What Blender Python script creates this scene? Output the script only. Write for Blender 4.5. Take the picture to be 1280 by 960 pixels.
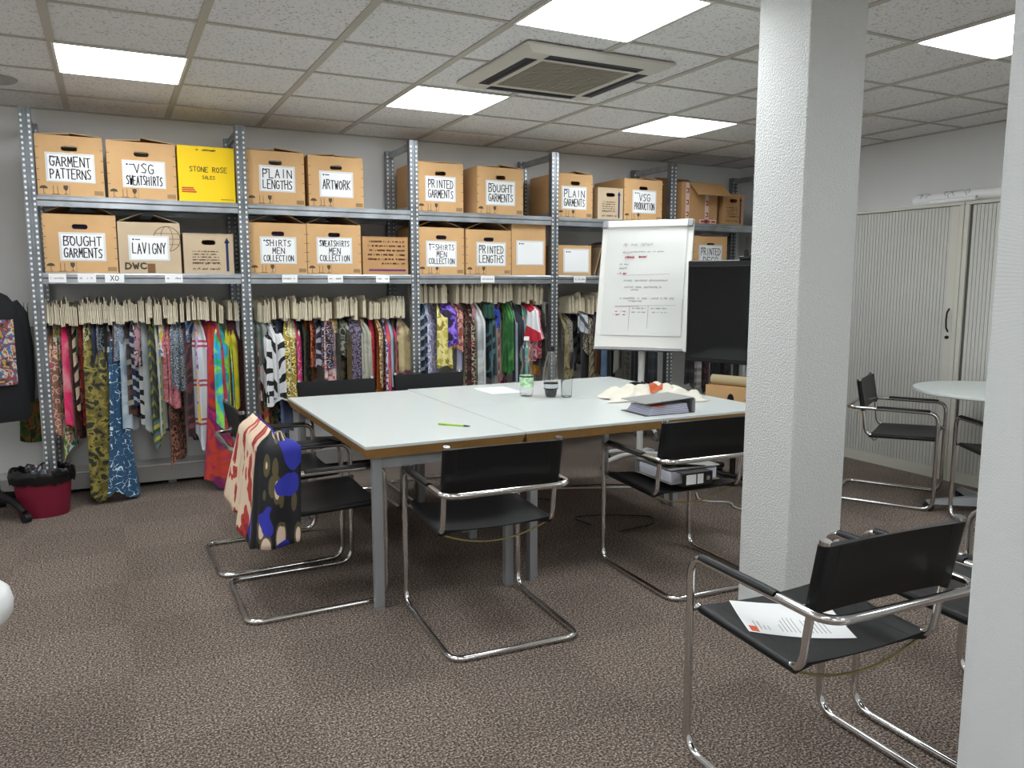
import bpy, math, random
from mathutils import Vector, Matrix
PI = math.pi
for o in list(bpy.data.objects): bpy.data.objects.remove(o)
SC = bpy.context.scene
COL = SC.collection
random.seed(7)

# ------------------------------------------------------------ camera, world, exposure
CEIL = 2.514
cam = bpy.data.objects.new('camera', bpy.data.cameras.new('camera'))
COL.objects.link(cam)
cam.data.sensor_fit = 'HORIZONTAL'; cam.data.sensor_width = 36.0
cam.data.lens = 985.8 / 1280 * 36
cam.data.clip_start = 0.05
cam.location = (0, 0, 1.40)
cam.rotation_euler = (PI/2 - 0.1276, 0, -0.4696)
SC.camera = cam
W = bpy.data.worlds.new('world'); SC.world = W; W.use_nodes = True
W.node_tree.nodes['Background'].inputs[0].default_value = (0.5, 0.5, 0.5, 1)
W.node_tree.nodes['Background'].inputs[1].default_value = 0.05
vs = SC.view_settings
vs.view_transform = 'Standard'; vs.look = 'None'; vs.gamma = 1.0
vs.use_curve_mapping = False
vs.exposure = 1.03
PANEL_STRENGTH = 9.0      # ceiling LED panels

# ------------------------------------------------------------ materials
def lin(h):
    c = []
    for i in (0, 2, 4):
        v = int(h[i:i+2], 16) / 255
        c.append(v/12.92 if v <= 0.04045 else ((v+0.055)/1.055)**2.4)
    return (c[0], c[1], c[2], 1)
MATS = {}
def new_mat(name):
    m = bpy.data.materials.new(name); m.use_nodes = True
    nt = m.node_tree; b = nt.nodes['Principled BSDF']
    return m, nt, b
def mat(name, hexc, rough=0.6, metal=0.0, var=0.0, vscale=8.0, bump=0.0, bscale=60.0, bdist=0.002,
        emit=0.0, trans=0.0, ior=1.45, coat=0.0, spec=None, alpha=1.0, detail=3.0):
    if name in MATS: return MATS[name]
    m, nt, b = new_mat(name)
    c = lin(hexc)
    b.inputs['Base Color'].default_value = c
    b.inputs['Roughness'].default_value = rough
    b.inputs['Metallic'].default_value = metal
    b.inputs['IOR'].default_value = ior
    b.inputs['Transmission Weight'].default_value = trans
    b.inputs['Coat Weight'].default_value = coat
    b.inputs['Alpha'].default_value = alpha
    if spec is not None: b.inputs['Specular IOR Level'].default_value = spec
    if emit > 0:
        b.inputs['Emission Color'].default_value = c
        b.inputs['Emission Strength'].default_value = emit
    if var > 0 or bump > 0:
        tc = nt.nodes.new('ShaderNodeTexCoord')
    if var > 0:
        n = nt.nodes.new('ShaderNodeTexNoise'); n.inputs['Scale'].default_value = vscale
        n.inputs['Detail'].default_value = detail
        nt.links.new(tc.outputs['Object'], n.inputs['Vector'])
        r = nt.nodes.new('ShaderNodeValToRGB')
        r.color_ramp.elements[0].position = 0.35; r.color_ramp.elements[1].position = 0.65
        r.color_ramp.elements[0].color = tuple(x*(1-var) for x in c[:3]) + (1,)
        r.color_ramp.elements[1].color = tuple(min(1, x*(1+var)) for x in c[:3]) + (1,)
        nt.links.new(n.outputs['Fac'], r.inputs['Fac']); nt.links.new(r.outputs['Color'], b.inputs['Base Color'])
    if bump > 0:
        n2 = nt.nodes.new('ShaderNodeTexNoise'); n2.inputs['Scale'].default_value = bscale
        n2.inputs['Detail'].default_value = detail
        nt.links.new(tc.outputs['Object'], n2.inputs['Vector'])
        bp = nt.nodes.new('ShaderNodeBump'); bp.inputs['Strength'].default_value = bump
        bp.inputs['Distance'].default_value = bdist
        nt.links.new(n2.outputs['Fac'], bp.inputs['Height']); nt.links.new(bp.outputs['Normal'], b.inputs['Normal'])
    MATS[name] = m
    return m

def ramp(nt, cols, const=True):
    r = nt.nodes.new('ShaderNodeValToRGB'); cr = r.color_ramp
    cr.interpolation = 'CONSTANT' if const else 'EASE'
    n = len(cols)
    while len(cr.elements) < n: cr.elements.new(0.5)
    for i, c in enumerate(cols):
        cr.elements[i].position = i/n if const else i/max(1, n-1)
        cr.elements[i].color = c
    return r
def spread(nt, sock, lo, hi):
    mr = nt.nodes.new('ShaderNodeMapRange')
    mr.inputs['From Min'].default_value = lo; mr.inputs['From Max'].default_value = hi
    nt.links.new(sock, mr.inputs['Value'])
    return mr.outputs['Result']
_pi = 0
def print_mat(pattern, cols):
    """printed fabric: pattern on object coordinates"""
    global _pi
    key = pattern + cols
    if key in MATS: return MATS[key]
    _pi += 1
    rnd = random.Random(_pi)
    m, nt, b = new_mat('printed_fabric')
    C = [lin(h) for h in cols.split()]
    b.inputs['Roughness'].default_value = 0.75
    b.inputs['Sheen Weight'].default_value = 0.1
    tc = nt.nodes.new('ShaderNodeTexCoord'); mp = nt.nodes.new('ShaderNodeMapping')
    mp.inputs['Location'].default_value = (rnd.uniform(0, 9), rnd.uniform(0, 9), rnd.uniform(0, 9))
    nt.links.new(tc.outputs['UV'], mp.inputs['Vector'])
    V = mp.outputs['Vector']; L = nt.links.new
    def noise(s, d=2.0, dist=0.0):
        n = nt.nodes.new('ShaderNodeTexNoise'); n.inputs['Scale'].default_value = s
        n.inputs['Detail'].default_value = d; n.inputs['Distortion'].default_value = dist
        L(V, n.inputs['Vector']); return n.outputs['Fac']
    def wave(s, d, rot=(0, 0, 0), prof='SIN'):
        m2 = nt.nodes.new('ShaderNodeMapping'); m2.inputs['Rotation'].default_value = rot
        L(V, m2.inputs['Vector'])
        n = nt.nodes.new('ShaderNodeTexWave'); n.bands_direction = 'Y'; n.wave_profile = prof
        n.inputs['Scale'].default_value = s; n.inputs['Distortion'].default_value = d
        n.inputs['Detail Scale'].default_value = 1.5
        L(m2.outputs['Vector'], n.inputs['Vector']); return n.outputs['Fac']
    def vor(s, feat='F1'):
        n = nt.nodes.new('ShaderNodeTexVoronoi'); n.feature = feat; n.inputs['Scale'].default_value = s
        L(V, n.inputs['Vector']); return n
    if pattern == 'solid':
        r = ramp(nt, C, False); L(spread(nt, noise(6), .3, .7), r.inputs['Fac']); out = r.outputs['Color']
    elif pattern == 'tie':
        r = ramp(nt, C, False); L(spread(nt, noise(5.5, 3, .6), .32, .68), r.inputs['Fac']); out = r.outputs['Color']
    elif pattern == 'camo':
        r = ramp(nt, C, True); L(spread(nt, noise(16, 3, .4), .33, .67), r.inputs['Fac']); out = r.outputs['Color']
    elif pattern == 'floral':
        v = vor(30); r = ramp(nt, C, True)
        mx = nt.nodes.new('ShaderNodeMath'); mx.operation = 'ADD'
        L(v.outputs['Distance'], mx.inputs[0]); L(noise(40, 3), mx.inputs[1])
        L(spread(nt, mx.outputs[0], .55, 1.25), r.inputs['Fac']); out = r.outputs['Color']
    elif pattern == 'dots':
        v = vor(75); r = ramp(nt, C, True); L(spread(nt, v.outputs['Distance'], .1, .75), r.inputs['Fac']); out = r.outputs['Color']
    elif pattern == 'zebra':
        r = ramp(nt, [C[0], C[0], C[1]], True); L(wave(rnd.uniform(2.6, 4.2), rnd.uniform(5, 9), (0, 0, rnd.uniform(-1.1, 1.1))), r.inputs['Fac']); out = r.outputs['Color']
    elif pattern == 'vine':
        v = vor(26, 'DISTANCE_TO_EDGE'); r = ramp(nt, [C[1], C[0], C[0], C[0], C[2], C[0]], True)
        mx = nt.nodes.new('ShaderNodeMath'); mx.operation = 'ADD'
        n = nt.nodes.new('ShaderNodeMath'); n.operation = 'MULTIPLY'; n.inputs[1].default_value = .35
        L(noise(35, 2), n.inputs[0]); L(v.outputs['Distance'], mx.inputs[0]); L(n.outputs[0], mx.inputs[1])
        L(spread(nt, mx.outputs[0], .12, .5), r.inputs['Fac']); out = r.outputs['Color']
    elif pattern == 'stripe':
        r = ramp(nt, C, True); L(wave(rnd.uniform(3.5, 5.5), 0.0, (0, 0, rnd.choice((.6, -.6, .9))), 'SAW'), r.inputs['Fac']); out = r.outputs['Color']
    elif pattern == 'band':
        r = ramp(nt, [C[0]]*14 + [C[2]] + [C[0]] + [C[2]], True); L(wave(1.2, 0.0, (0, 0, 0), 'SAW'), r.inputs['Fac']); out = r.outputs['Color']
    elif pattern == 'plaid':
        r1 = ramp(nt, [C[0], C[1], C[0], C[min(2, len(C)-1)]], True); L(wave(2.4, 0, (0, 0, 0), 'SAW'), r1.inputs['Fac'])
        r2 = ramp(nt, [C[0], C[-1], C[1]], True); L(wave(3.4, 0, (0, 0, PI/2), 'SAW'), r2.inputs['Fac'])
        mx = nt.nodes.new('ShaderNodeMix'); mx.data_type = 'RGBA'; mx.inputs[0].default_value = .32
        L(r1.outputs['Color'], mx.inputs[6]); L(r2.outputs['Color'], mx.inputs[7]); out = mx.outputs[2]
    elif pattern == 'bolt':
        r = ramp(nt, [C[1], C[2], C[1], C[0]], False)
        L(spread(nt, noise(9, 4, 1.2), .44, .6), r.inputs['Fac']); out = r.outputs['Color']
    else:  # bolt2: large angular patches
        v = vor(5.5); r = ramp(nt, C, True)
        sp = nt.nodes.new('ShaderNodeSeparateColor'); L(v.outputs['Color'], sp.inputs[0])
        L(sp.outputs[0], r.inputs['Fac']); out = r.outputs['Color']
    L(out, b.inputs['Base Color'])
    MATS[key] = m
    return m

M_CHROME = mat('chrome', 'd8d6d4', 0.13, 1.0)
M_LEATHER = mat('black_leather', '101011', 0.40, bump=0.15, bscale=220, spec=.4)
M_GALV = mat('galvanised_steel', 'a9adb0', 0.36, 0.85, var=0.18, vscale=7)
M_GALVD = mat('galvanised_steel_post', '85898c', 0.38, 0.85, var=0.15, vscale=9)
M_STUD = mat('bright_punched_steel', 'f2f4f4', 0.35, 0.3)
M_CARD = mat('corrugated_cardboard', 'd0a674', 0.85, var=0.05, vscale=5)
M_CARD2 = mat('pale_cardboard', 'c4ae90', 0.85, var=0.05, vscale=5)
M_CARD3 = mat('brown_cardboard', 'b88e60', 0.85, var=0.06, vscale=5)
M_YELLOW = mat('yellow_cardboard', 'fad005', 0.6)
M_PAPER = mat('white_paper', 'f0f0ee', 0.8)
M_SLEEVE = mat('clear_plastic_sleeve', 'dcdcda', 0.25)
M_INK = mat('black_marker', '1c1c1e', 0.6)
M_PRINT = mat('dark_box_print', '54483a', 0.8)
M_NAVY = mat('navy_print', '22325c', 0.7)
M_RED = mat('red_print', 'b8342c', 0.6)
M_PURPLE = mat('purple_print', '6a2f66', 0.7)
M_CREAM = mat('cream_card', 'eadfc4', 0.8, var=0.06, vscale=30)
M_WHITEM = mat('white_metal', 'e2e2de', 0.4)
M_GREYM = mat('grey_table_metal', '98999a', 0.45, 0.3)
M_LAMIN = mat('white_laminate', 'ced3cf', 0.28, spec=.45)
M_EDGE = mat('brown_board_edge', '9a7440', 0.6, var=0.08, vscale=20)
M_BLACKP = mat('black_plastic', '121214', 0.45)
M_CASTOR = mat('grey_castor', '6e7072', 0.5)

# ------------------------------------------------------------ mesh helpers
class MB:
    def __init__(s): s.v = []; s.f = []; s.m = []; s.cur = 0
    def add(s, vs_, fs):
        o = len(s.v); s.v += [tuple(p) for p in vs_]
        for f in fs: s.f.append(tuple(i+o for i in f)); s.m.append(s.cur)
        return s
    def box(s, x0, x1, y0, y1, z0, z1, rot=None, ctr=None):
        vs_ = [(x, y, z) for z in (z0, z1) for y in (y0, y1) for x in (x0, x1)]
        if rot is not None:
            c = Vector(ctr) if ctr else Vector(((x0+x1)/2, (y0+y1)/2, (z0+z1)/2))
            vs_ = [tuple(rot @ (Vector(p)-c) + c) for p in vs_]
        return s.add(vs_, [(0, 2, 3, 1), (4, 5, 7, 6), (0, 1, 5, 4), (2, 6, 7, 3), (0, 4, 6, 2), (1, 3, 7, 5)])
    def cbox(s, x0, x1, y0, y1, z0, z1, c=0.004):
        """box with chamfered edges (rounded prism in z + chamfer)"""
        def ring(d, z): 
            X0, X1, Y0, Y1 = x0+d, x1-d, y0+d, y1-d
            return [(X0+c, Y0, z), (X1-c, Y0, z), (X1, Y0+c, z), (X1, Y1-c, z), (X1-c, Y1, z), (X0+c, Y1, z), (X0, Y1-c, z), (X0, Y0+c, z)]
        vs_ = ring(c, z0) + ring(0, z0+c) + ring(0, z1-c) + ring(c, z1)
        fs = [tuple(range(7, -1, -1)), tuple(range(24, 32))]
        for k in range(3):
            for i in range(8):
                j = (i+1) % 8; fs.append((k*8+i, k*8+j, k*8+8+j, k*8+8+i))
        return s.add(vs_, fs)
    def tube(s, pts, r, n=10, cap=True, closed=False):
        pts = [Vector(p) for p in pts]; N = len(pts); rings = []
        rr = r if isinstance(r, (list, tuple)) else [r]*N
        prev = None
        for i, p in enumerate(pts):
            a = pts[(i-1) % N] if (closed or i > 0) else p
            b = pts[(i+1) % N] if (closed or i < N-1) else p
            t = (b-a); t = t.normalized() if t.length > 1e-9 else Vector((0, 0, 1))
            if prev is None:
                up = Vector((0, 0, 1)) if abs(t.z) < .9 else Vector((0, 1, 0))
                nx = t.cross(up).normalized()
            else:
                nx = (prev - t*prev.dot(t))
                nx = nx.normalized() if nx.length > 1e-6 else t.orthogonal().normalized()
            prev = nx; ny = t.cross(nx)
            rings.append([p + (nx*math.cos(2*PI*k/n) + ny*math.sin(2*PI*k/n))*rr[i] for k in range(n)])
        vs_ = [q for R_ in rings for q in R_]; fs = []
        for i in range(N if closed else N-1):
            j = (i+1) % N
            for k in range(n):
                l = (k+1) % n; fs.append((i*n+k, i*n+l, j*n+l, j*n+k))
        if cap and not closed:
            fs.append(tuple(range(n-1, -1, -1))); fs.append(tuple((N-1)*n+k for k in range(n)))
        return s.add(vs_, fs)
    def lathe(s, prof, n=24, c=(0, 0, 0)):
        vs_ = []; fs = []
        for (r, z) in prof:
            for k in range(n):
                a = 2*PI*k/n; vs_.append((c[0]+r*math.cos(a), c[1]+r*math.sin(a), c[2]+z))
        for i in range(len(prof)-1):
            for k in range(n):
                l = (k+1) % n; fs.append((i*n+k, i*n+l, (i+1)*n+l, (i+1)*n+k))
        if prof[0][0] > 1e-5: fs.append(tuple(range(n-1, -1, -1)))
        if prof[-1][0] > 1e-5: fs.append(tuple((len(prof)-1)*n+k for k in range(n)))
        return s.add(vs_, fs)
    def prism(s, poly, axis, a, b):
        """extrude 2-D polygon; axis 'x','y','z' is the extrusion axis"""
        def P(p, t): return {'x': (t, p[0], p[1]), 'y': (p[0], t, p[1]), 'z': (p[0], p[1], t)}[axis]
        n = len(poly); vs_ = [P(p, a) for p in poly] + [P(p, b) for p in poly]
        fs = [tuple(range(n-1, -1, -1)), tuple(range(n, 2*n))]
        for i in range(n): j = (i+1) % n; fs.append((i, j, n+j, n+i))
        return s.add(vs_, fs)
    def grid(s, nu, nv, fn, closeu=False):
        vs_ = [fn(i, j) for j in range(nv) for i in range(nu)]; fs = []
        for j in range(nv-1):
            for i in range(nu if closeu else nu-1):
                k = (i+1) % nu; fs.append((j*nu+i, j*nu+k, (j+1)*nu+k, (j+1)*nu+i))
        return s.add(vs_, fs)
    def mesh(s, name, mats, smooth=None):
        me = bpy.data.meshes.new(name); me.from_pydata(s.v, [], s.f)
        if getattr(s, 'uv', None):
            ul = me.uv_layers.new(name='UVMap')
            for lp_ in me.loops: ul.data[lp_.index].uv = s.uv[lp_.vertex_index]
        for m in (mats if isinstance(mats, (list, tuple)) else [mats]): me.materials.append(m)
        if isinstance(mats, (list, tuple)): me.polygons.foreach_set('material_index', s.m)
        if smooth:
            me.polygons.foreach_set('use_smooth', [True]*len(me.polygons))
            me.set_sharp_from_angle(angle=smooth)
        me.update()
        return me
    def build(s, name, mats, parent=None, loc=(0, 0, 0), rot=(0, 0, 0), smooth=math.radians(40)):
        return put(name, s.mesh(name, mats, smooth), parent, loc, rot)
def put(name, me, parent=None, loc=(0, 0, 0), rot=(0, 0, 0)):
    o = bpy.data.objects.new(name, me); COL.objects.link(o)
    o.parent = parent; o.location = loc; o.rotation_euler = rot
    return o
def tag(o, label, cat, group=None, kind=None):
    o['label'] = label; o['category'] = cat
    if group: o['group'] = group
    if kind: o['kind'] = kind
    return o
def struct(o, label=None, cat=None):
    o['kind'] = 'structure'
    if label: o['label'] = label
    if cat: o['category'] = cat
    return o
def thing(name, label, cat, loc=(0, 0, 0), rz=0.0, group=None):
    o = bpy.data.objects.new(name, None); COL.objects.link(o)
    o.empty_display_size = .1; o.location = loc; o.rotation_euler = (0, 0, rz)
    return tag(o, label, cat, group)
def fillet(pts, r, seg=6):
    pts = [Vector(p) for p in pts]; out = [pts[0]]
    for i in range(1, len(pts)-1):
        a, p, b = pts[i-1], pts[i], pts[i+1]
        d1 = (a-p); d2 = (b-p)
        ang = d1.angle(d2); rr = r[i] if isinstance(r, dict) else r
        t = min(rr/math.tan(ang/2), d1.length*.49, d2.length*.49)
        A = p+d1.normalized()*t; B = p+d2.normalized()*t
        for k in range(seg+1):
            u = k/seg
            out.append(A*(1-u)**2 + p*2*u*(1-u) + B*u*u)
    out.append(pts[-1]); return out
def closed_fillet(pts, r, seg=6):
    n = len(pts); q = [pts[-1]] + list(pts) + [pts[0]]
    f = fillet(q, r, seg)
    return f[1:-1]
def dup(root, label, loc, rz, group=None):
    r = root.copy(); COL.objects.link(r); r.location = loc; r.rotation_euler = (0, 0, rz); r['label'] = label
    if group: r['group'] = group
    for ch in list(root.children):
        c = ch.copy(); COL.objects.link(c); c.parent = r
        for g in ch.children:
            d = g.copy(); COL.objects.link(d); d.parent = c
    return r

# ------------------------------------------------------------ marker-pen stroke font (0..1 wide, 0..1.5 high)
GL = {
'A': ['0,0 .5,1.5 1,0', '.2,.55 .8,.55'], 'B': ['0,0 0,1.5 .7,1.45 .8,1.1 .6,.8 0,.78', '.6,.8 1,.5 .85,.1 0,0'],
'C': ['1,1.3 .6,1.5 .15,1.3 0,.7 .2,.15 .6,0 1,.2'], 'D': ['0,0 0,1.5 .6,1.4 1,.8 .7,.15 0,0'],
'E': ['1,1.5 0,1.5 0,0 1,0', '0,.8 .75,.8'], 'F': ['1,1.5 0,1.5 0,0', '0,.8 .75,.8'],
'G': ['1,1.3 .6,1.5 .15,1.3 0,.7 .2,.1 .7,0 1,.25 1,.7 .6,.7'], 'H': ['0,0 0,1.5', '1,0 1,1.5', '0,.8 1,.8'],
'I': ['.5,0 .5,1.5'], 'K': ['0,0 0,1.5', '1,1.5 0,.7 1,0'], 'L': ['0,1.5 0,0 .9,0'],
'M': ['0,0 .1,1.5 .5,.5 .9,1.5 1,0'], 'N': ['0,0 0,1.5 1,0 1,1.5'], 'O': ['.5,1.5 .1,1.2 0,.7 .2,.1 .6,0 1,.5 .95,1.1 .5,1.5'],
'P': ['0,0 0,1.5 .7,1.45 .95,1.1 .6,.75 0,.7'], 'R': ['0,0 0,1.5 .7,1.45 .9,1.1 .6,.8 0,.75', '.4,.75 1,0'],
'S': ['1,1.35 .5,1.5 .05,1.2 .4,.85 .9,.5 .7,.05 0,.1'], 'T': ['0,1.5 1,1.5', '.5,1.5 .5,0'],
'U': ['0,1.5 0,.4 .4,0 .8,.1 1,.5 1,1.5'], 'V': ['0,1.5 .5,0 1,1.5'], 'W': ['0,1.5 .25,0 .5,1 .75,0 1,1.5'],
'X': ['0,0 1,1.5', '0,1.5 1,0'], 'Y': ['0,1.5 .5,.8 1,1.5', '.5,.8 .45,0'], '-': ['.15,.75 .85,.75'], ' ': [],
}
def stroke(mb, pts, w, y=0.0):
    """ribbon in the x-z plane facing -y"""
    for a, b in zip(pts[:-1], pts[1:]):
        d = Vector((b[0]-a[0], b[1]-a[1])); L = d.length
        if L < 1e-6: continue
        d /= L; n = Vector((-d.y, d.x))*w/2; e = d*w*.35
        q = [(a[0]-e.x-n.x, a[1]-e.y-n.y), (b[0]+e.x-n.x, b[1]+e.y-n.y), (b[0]+e.x+n.x, b[1]+e.y+n.y), (a[0]-e.x+n.x, a[1]-e.y+n.y)]
        mb.add([(p[0], y, p[1]) for p in q], [(0, 1, 2, 3)])
def write(mb, text, cx, cz, width, height, pen, rnd, y=0.0, maxw=None):
    n = len(text); adv = width/n; lw = adv*.72
    if maxw: lw = min(lw, maxw)
    for i, ch in enumerate(text):
        x0 = cx - width/2 + i*adv + (adv-lw)/2; z0 = cz - height/2 + rnd.uniform(-.04, .04)*height
        sl = rnd.uniform(-.05, .08); hh = height*rnd.uniform(.93, 1.05)
        for st in GL.get(ch, []):
            pts = []
            for t in st.split():
                a, b = t.split(','); a, b = float(a), float(b)/1.5
                pts.append((x0 + (a + sl*b)*lw, z0 + b*hh))
            stroke(mb, pts, pen, y)
def scribble(mb, x0, x1, z, h, pen, rnd, y=0.0, density=1.0):
    """illegible handwriting line"""
    x = x0; pts = []
    while x < x1:
        pts.append((x, z + (.5 if len(pts) % 2 else -.5)*h*rnd.uniform(.3, 1))); x += h*rnd.uniform(.12, .38)/density
        if rnd.random() < .10:
            if len(pts) > 1: stroke(mb, pts, pen, y)
            pts = []; x += h*.6
    if len(pts) > 1: stroke(mb, pts, pen, y)
def ordinal(n):
    return str(n) + ('th' if 10 <= n % 100 <= 20 else {1: 'st', 2: 'nd', 3: 'rd'}.get(n % 10, 'th'))

# ============================================================ THE SETTING
XW0, XW1, YW0, YW1 = -2.3, 5.62, -2.2, 6.09
def carpet_mat():
    m, nt, b = new_mat('carpet'); L = nt.links.new
    tc = nt.nodes.new('ShaderNodeTexCoord'); V = tc.outputs['Object']
    n1 = nt.nodes.new('ShaderNodeTexNoise'); n1.inputs['Scale'].default_value = 130; n1.inputs['Detail'].default_value = 5; n1.inputs['Roughness'].default_value = .75
    L(V, n1.inputs['Vector'])
    r = nt.nodes.new('ShaderNodeValToRGB'); cr = r.color_ramp
    cr.elements[0].position = .38; cr.elements[0].color = lin('2a2420')
    cr.elements[1].position = .63; cr.elements[1].color = lin('c6b6a8')
    e = cr.elements.new(.5); e.color = lin('675a51')
    L(n1.outputs['Fac'], r.inputs['Fac'])
    ck = nt.nodes.new('ShaderNodeTexChecker'); ck.inputs['Scale'].default_value = 2.0
    ck.inputs['Color1'].default_value = (1, 1, 1, 1); ck.inputs['Color2'].default_value = (.9, .9, .9, 1)
    L(V, ck.inputs['Vector'])
    mx = nt.nodes.new('ShaderNodeMix'); mx.data_type = 'RGBA'; mx.blend_type = 'MULTIPLY'; mx.inputs[0].default_value = 1
    L(r.outputs['Color'], mx.inputs[6]); L(ck.outputs['Color'], mx.inputs[7]); L(mx.outputs[2], b.inputs['Base Color'])
    b.inputs['Roughness'].default_value = .95; b.inputs['Specular IOR Level'].default_value = .15
    bp = nt.nodes.new('ShaderNodeBump'); bp.inputs['Strength'].default_value = .8; bp.inputs['Distance'].default_value = .004
    L(n1.outputs['Fac'], bp.inputs['Height']); L(bp.outputs['Normal'], b.inputs['Normal'])
    return m
def woven_mat(name, hexc, scale, dist):
    """painted woven glass-fibre wallpaper: small rib relief"""
    m, nt, b = new_mat(name); L = nt.links.new
    tc = nt.nodes.new('ShaderNodeTexCoord'); V = tc.outputs['Object']
    b.inputs['Base Color'].default_value = lin(hexc); b.inputs['Roughness'].default_value = .8
    w = nt.nodes.new('ShaderNodeTexWave'); w.bands_direction = 'Z'; w.inputs['Scale'].default_value = scale
    w.inputs['Distortion'].default_value = 1.8; w.inputs['Detail'].default_value = 2; w.inputs['Detail Scale'].default_value = 4
    L(V, w.inputs['Vector'])
    n = nt.nodes.new('ShaderNodeTexNoise'); n.inputs['Scale'].default_value = 160; L(V, n.inputs['Vector'])
    a = nt.nodes.new('ShaderNodeMath'); a.operation = 'ADD'; L(w.outputs['Fac'], a.inputs[0]); L(n.outputs['Fac'], a.inputs[1])
    bp = nt.nodes.new('ShaderNodeBump'); bp.inputs['Strength'].default_value = .6; bp.inputs['Distance'].default_value = dist
    L(a.outputs[0], bp.inputs['Height']); L(bp.outputs['Normal'], b.inputs['Normal'])
    return m
def tile_mat():
    m, nt, b = new_mat('mineral_ceiling_tile'); L = nt.links.new
    g = nt.nodes.new('ShaderNodeNewGeometry')
    n = nt.nodes.new('ShaderNodeTexNoise'); n.inputs['Scale'].default_value = 80; n.inputs['Detail'].default_value = 2.5
    L(g.outputs['Position'], n.inputs['Vector'])
    r = nt.nodes.new('ShaderNodeValToRGB'); cr = r.color_ramp
    cr.elements[0].position = .30; cr.elements[0].color = lin('b4b4b2')
    cr.elements[1].position = .43; cr.elements[1].color = lin('f2f1ef')
    L(n.outputs['Fac'], r.inputs['Fac']); L(r.outputs['Color'], b.inputs['Base Color'])
    b.inputs['Roughness'].default_value = .95; b.inputs['Specular IOR Level'].default_value = .1
    bp = nt.nodes.new('ShaderNodeBump'); bp.inputs['Strength'].default_value = .5; bp.inputs['Distance'].default_value = .003
    L(n.outputs['Fac'], bp.inputs['Height']); L(bp.outputs['Normal'], b.inputs['Normal'])
    return m
M_WALL = mat('painted_wall', 'e9e9e7', 0.85, bump=.25, bscale=180)
M_STIP = mat('stippled_plaster', 'd9dad6', 0.8, bump=1.0, bscale=135, bdist=.007, detail=3)
M_WOVEN = woven_mat('woven_wallpaper', 'd9dcda', 80, .0011)
M_TILE = tile_mat()
M_TBAR = mat('ceiling_grid_metal', 'bdb9ae', 0.5)
M_LED = mat('led_diffuser', 'f4faff', 0.5, emit=PANEL_STRENGTH)

fl = MB(); fl.box(XW0, XW1, YW0, YW1, -.1, 0)
struct(fl.build('floor', carpet_mat(), smooth=None), 'dark brown flecked carpet floor', 'floor')
def wall(name, b, label, m=M_WALL):
    w = MB(); w.box(*b); return struct(w.build(name, m, smooth=None), label, 'wall')
wall('wall_back', (XW0-.1, XW1+.1, YW1, YW1+.1, 0, CEIL+.1), 'grey-white wall behind the shelving')
wall('wall_right', (XW1, XW1+.1, YW0, YW1, 0, CEIL+.1), 'white wall behind the tambour cabinets')
wall('wall_left', (XW0-.1, XW0, YW0, YW1, 0, CEIL+.1), 'plain wall on the left side of the room')
wall('wall_front', (XW0-.1, XW1+.1, YW0-.1, YW0, 0, CEIL+.1), 'plain wall behind the viewer')
# pillars
p = MB(); p.cbox(2.304, 2.596, 2.165, 2.425, 0, CEIL+.02, .004)
struct(p.build('pillar', M_STIP, smooth=None), 'square white stippled pillar in mid room', 'pillar')
p = MB(); p.cbox(1.60, 1.90, .70, .997, 0, CEIL+.02, .004)
struct(p.build('pillar', M_WOVEN, smooth=None), 'white woven-papered pillar at the near right edge', 'pillar')

# ceiling with tiles, runners
ce = MB(); ce.box(XW0, XW1, YW0, YW1, CEIL+.03, CEIL+.1)
ceil = struct(ce.build('ceiling', M_TILE, smooth=None), 'suspended ceiling of speckled square tiles', 'ceiling')
GX, GY, G = -.1764, 4.9925, .6
xs = [XW0] + [GX+G*i for i in range(-3, 10)] + [XW1]
ys = [YW0] + [GY-G*j for j in range(11, -2, -1)] + [YW1]
LIGHTS = [(0, 0), (3, 0), (6, 0), (0, 3), (3, 3), (6, 4), (0, 7), (3, 7), (6, 8), (-3, 3), (-3, 7), (3, 10), (0, 10)]
light_cells = set((i, j) for i, j in LIGHTS)
AC = (2.225, 3.80, .855)
tile_cache = {}
for a in range(len(xs)-1):
    for b_ in range(len(ys)-1):
        x0, x1, y0, y1 = xs[a], xs[a+1], ys[b_], ys[b_+1]
        if x1-x0 < .03 or y1-y0 < .03: continue
        i = round((x0-GX)/G); j = round((GY-y1)/G)
        full = abs(x1-x0-G) < 1e-3 and abs(y1-y0-G) < 1e-3
        if full and (i, j) in light_cells: continue
        w, d = x1-x0, y1-y0
        key = (round(w, 3), round(d, 3))
        if key not in tile_cache:
            t = MB(); t.box(-w/2+.004, w/2-.004, -d/2+.004, d/2-.004, 0, .014)
            tile_cache[key] = t.mesh('ceiling_tile', M_TILE)
        put('ceiling_tile', tile_cache[key], ceil, ((x0+x1)/2, (y0+y1)/2, CEIL+.006))
for x in xs[1:-1]:
    t = MB(); t.box(x-.018, x+.018, YW0, YW1, CEIL, CEIL+.005); t.box(x-.002, x+.002, YW0, YW1, CEIL+.005, CEIL+.03)
    t.build('ceiling_runner', M_TBAR, ceil, smooth=None)
for y in ys[1:-1]:
    t = MB(); t.box(XW0, XW1, y-.010, y+.010, CEIL-.0005, CEIL+.005)
    t.build('cross_runner', M_TBAR, ceil, smooth=None)
t = MB()
t.box(XW0, XW1, YW1-.022, YW1, CEIL-.002, CEIL+.005); t.box(XW1-.022, XW1, YW0, YW1-.022, CEIL-.002, CEIL+.005)
t.build('edge_trim', M_TBAR, ceil, smooth=None)
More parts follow.
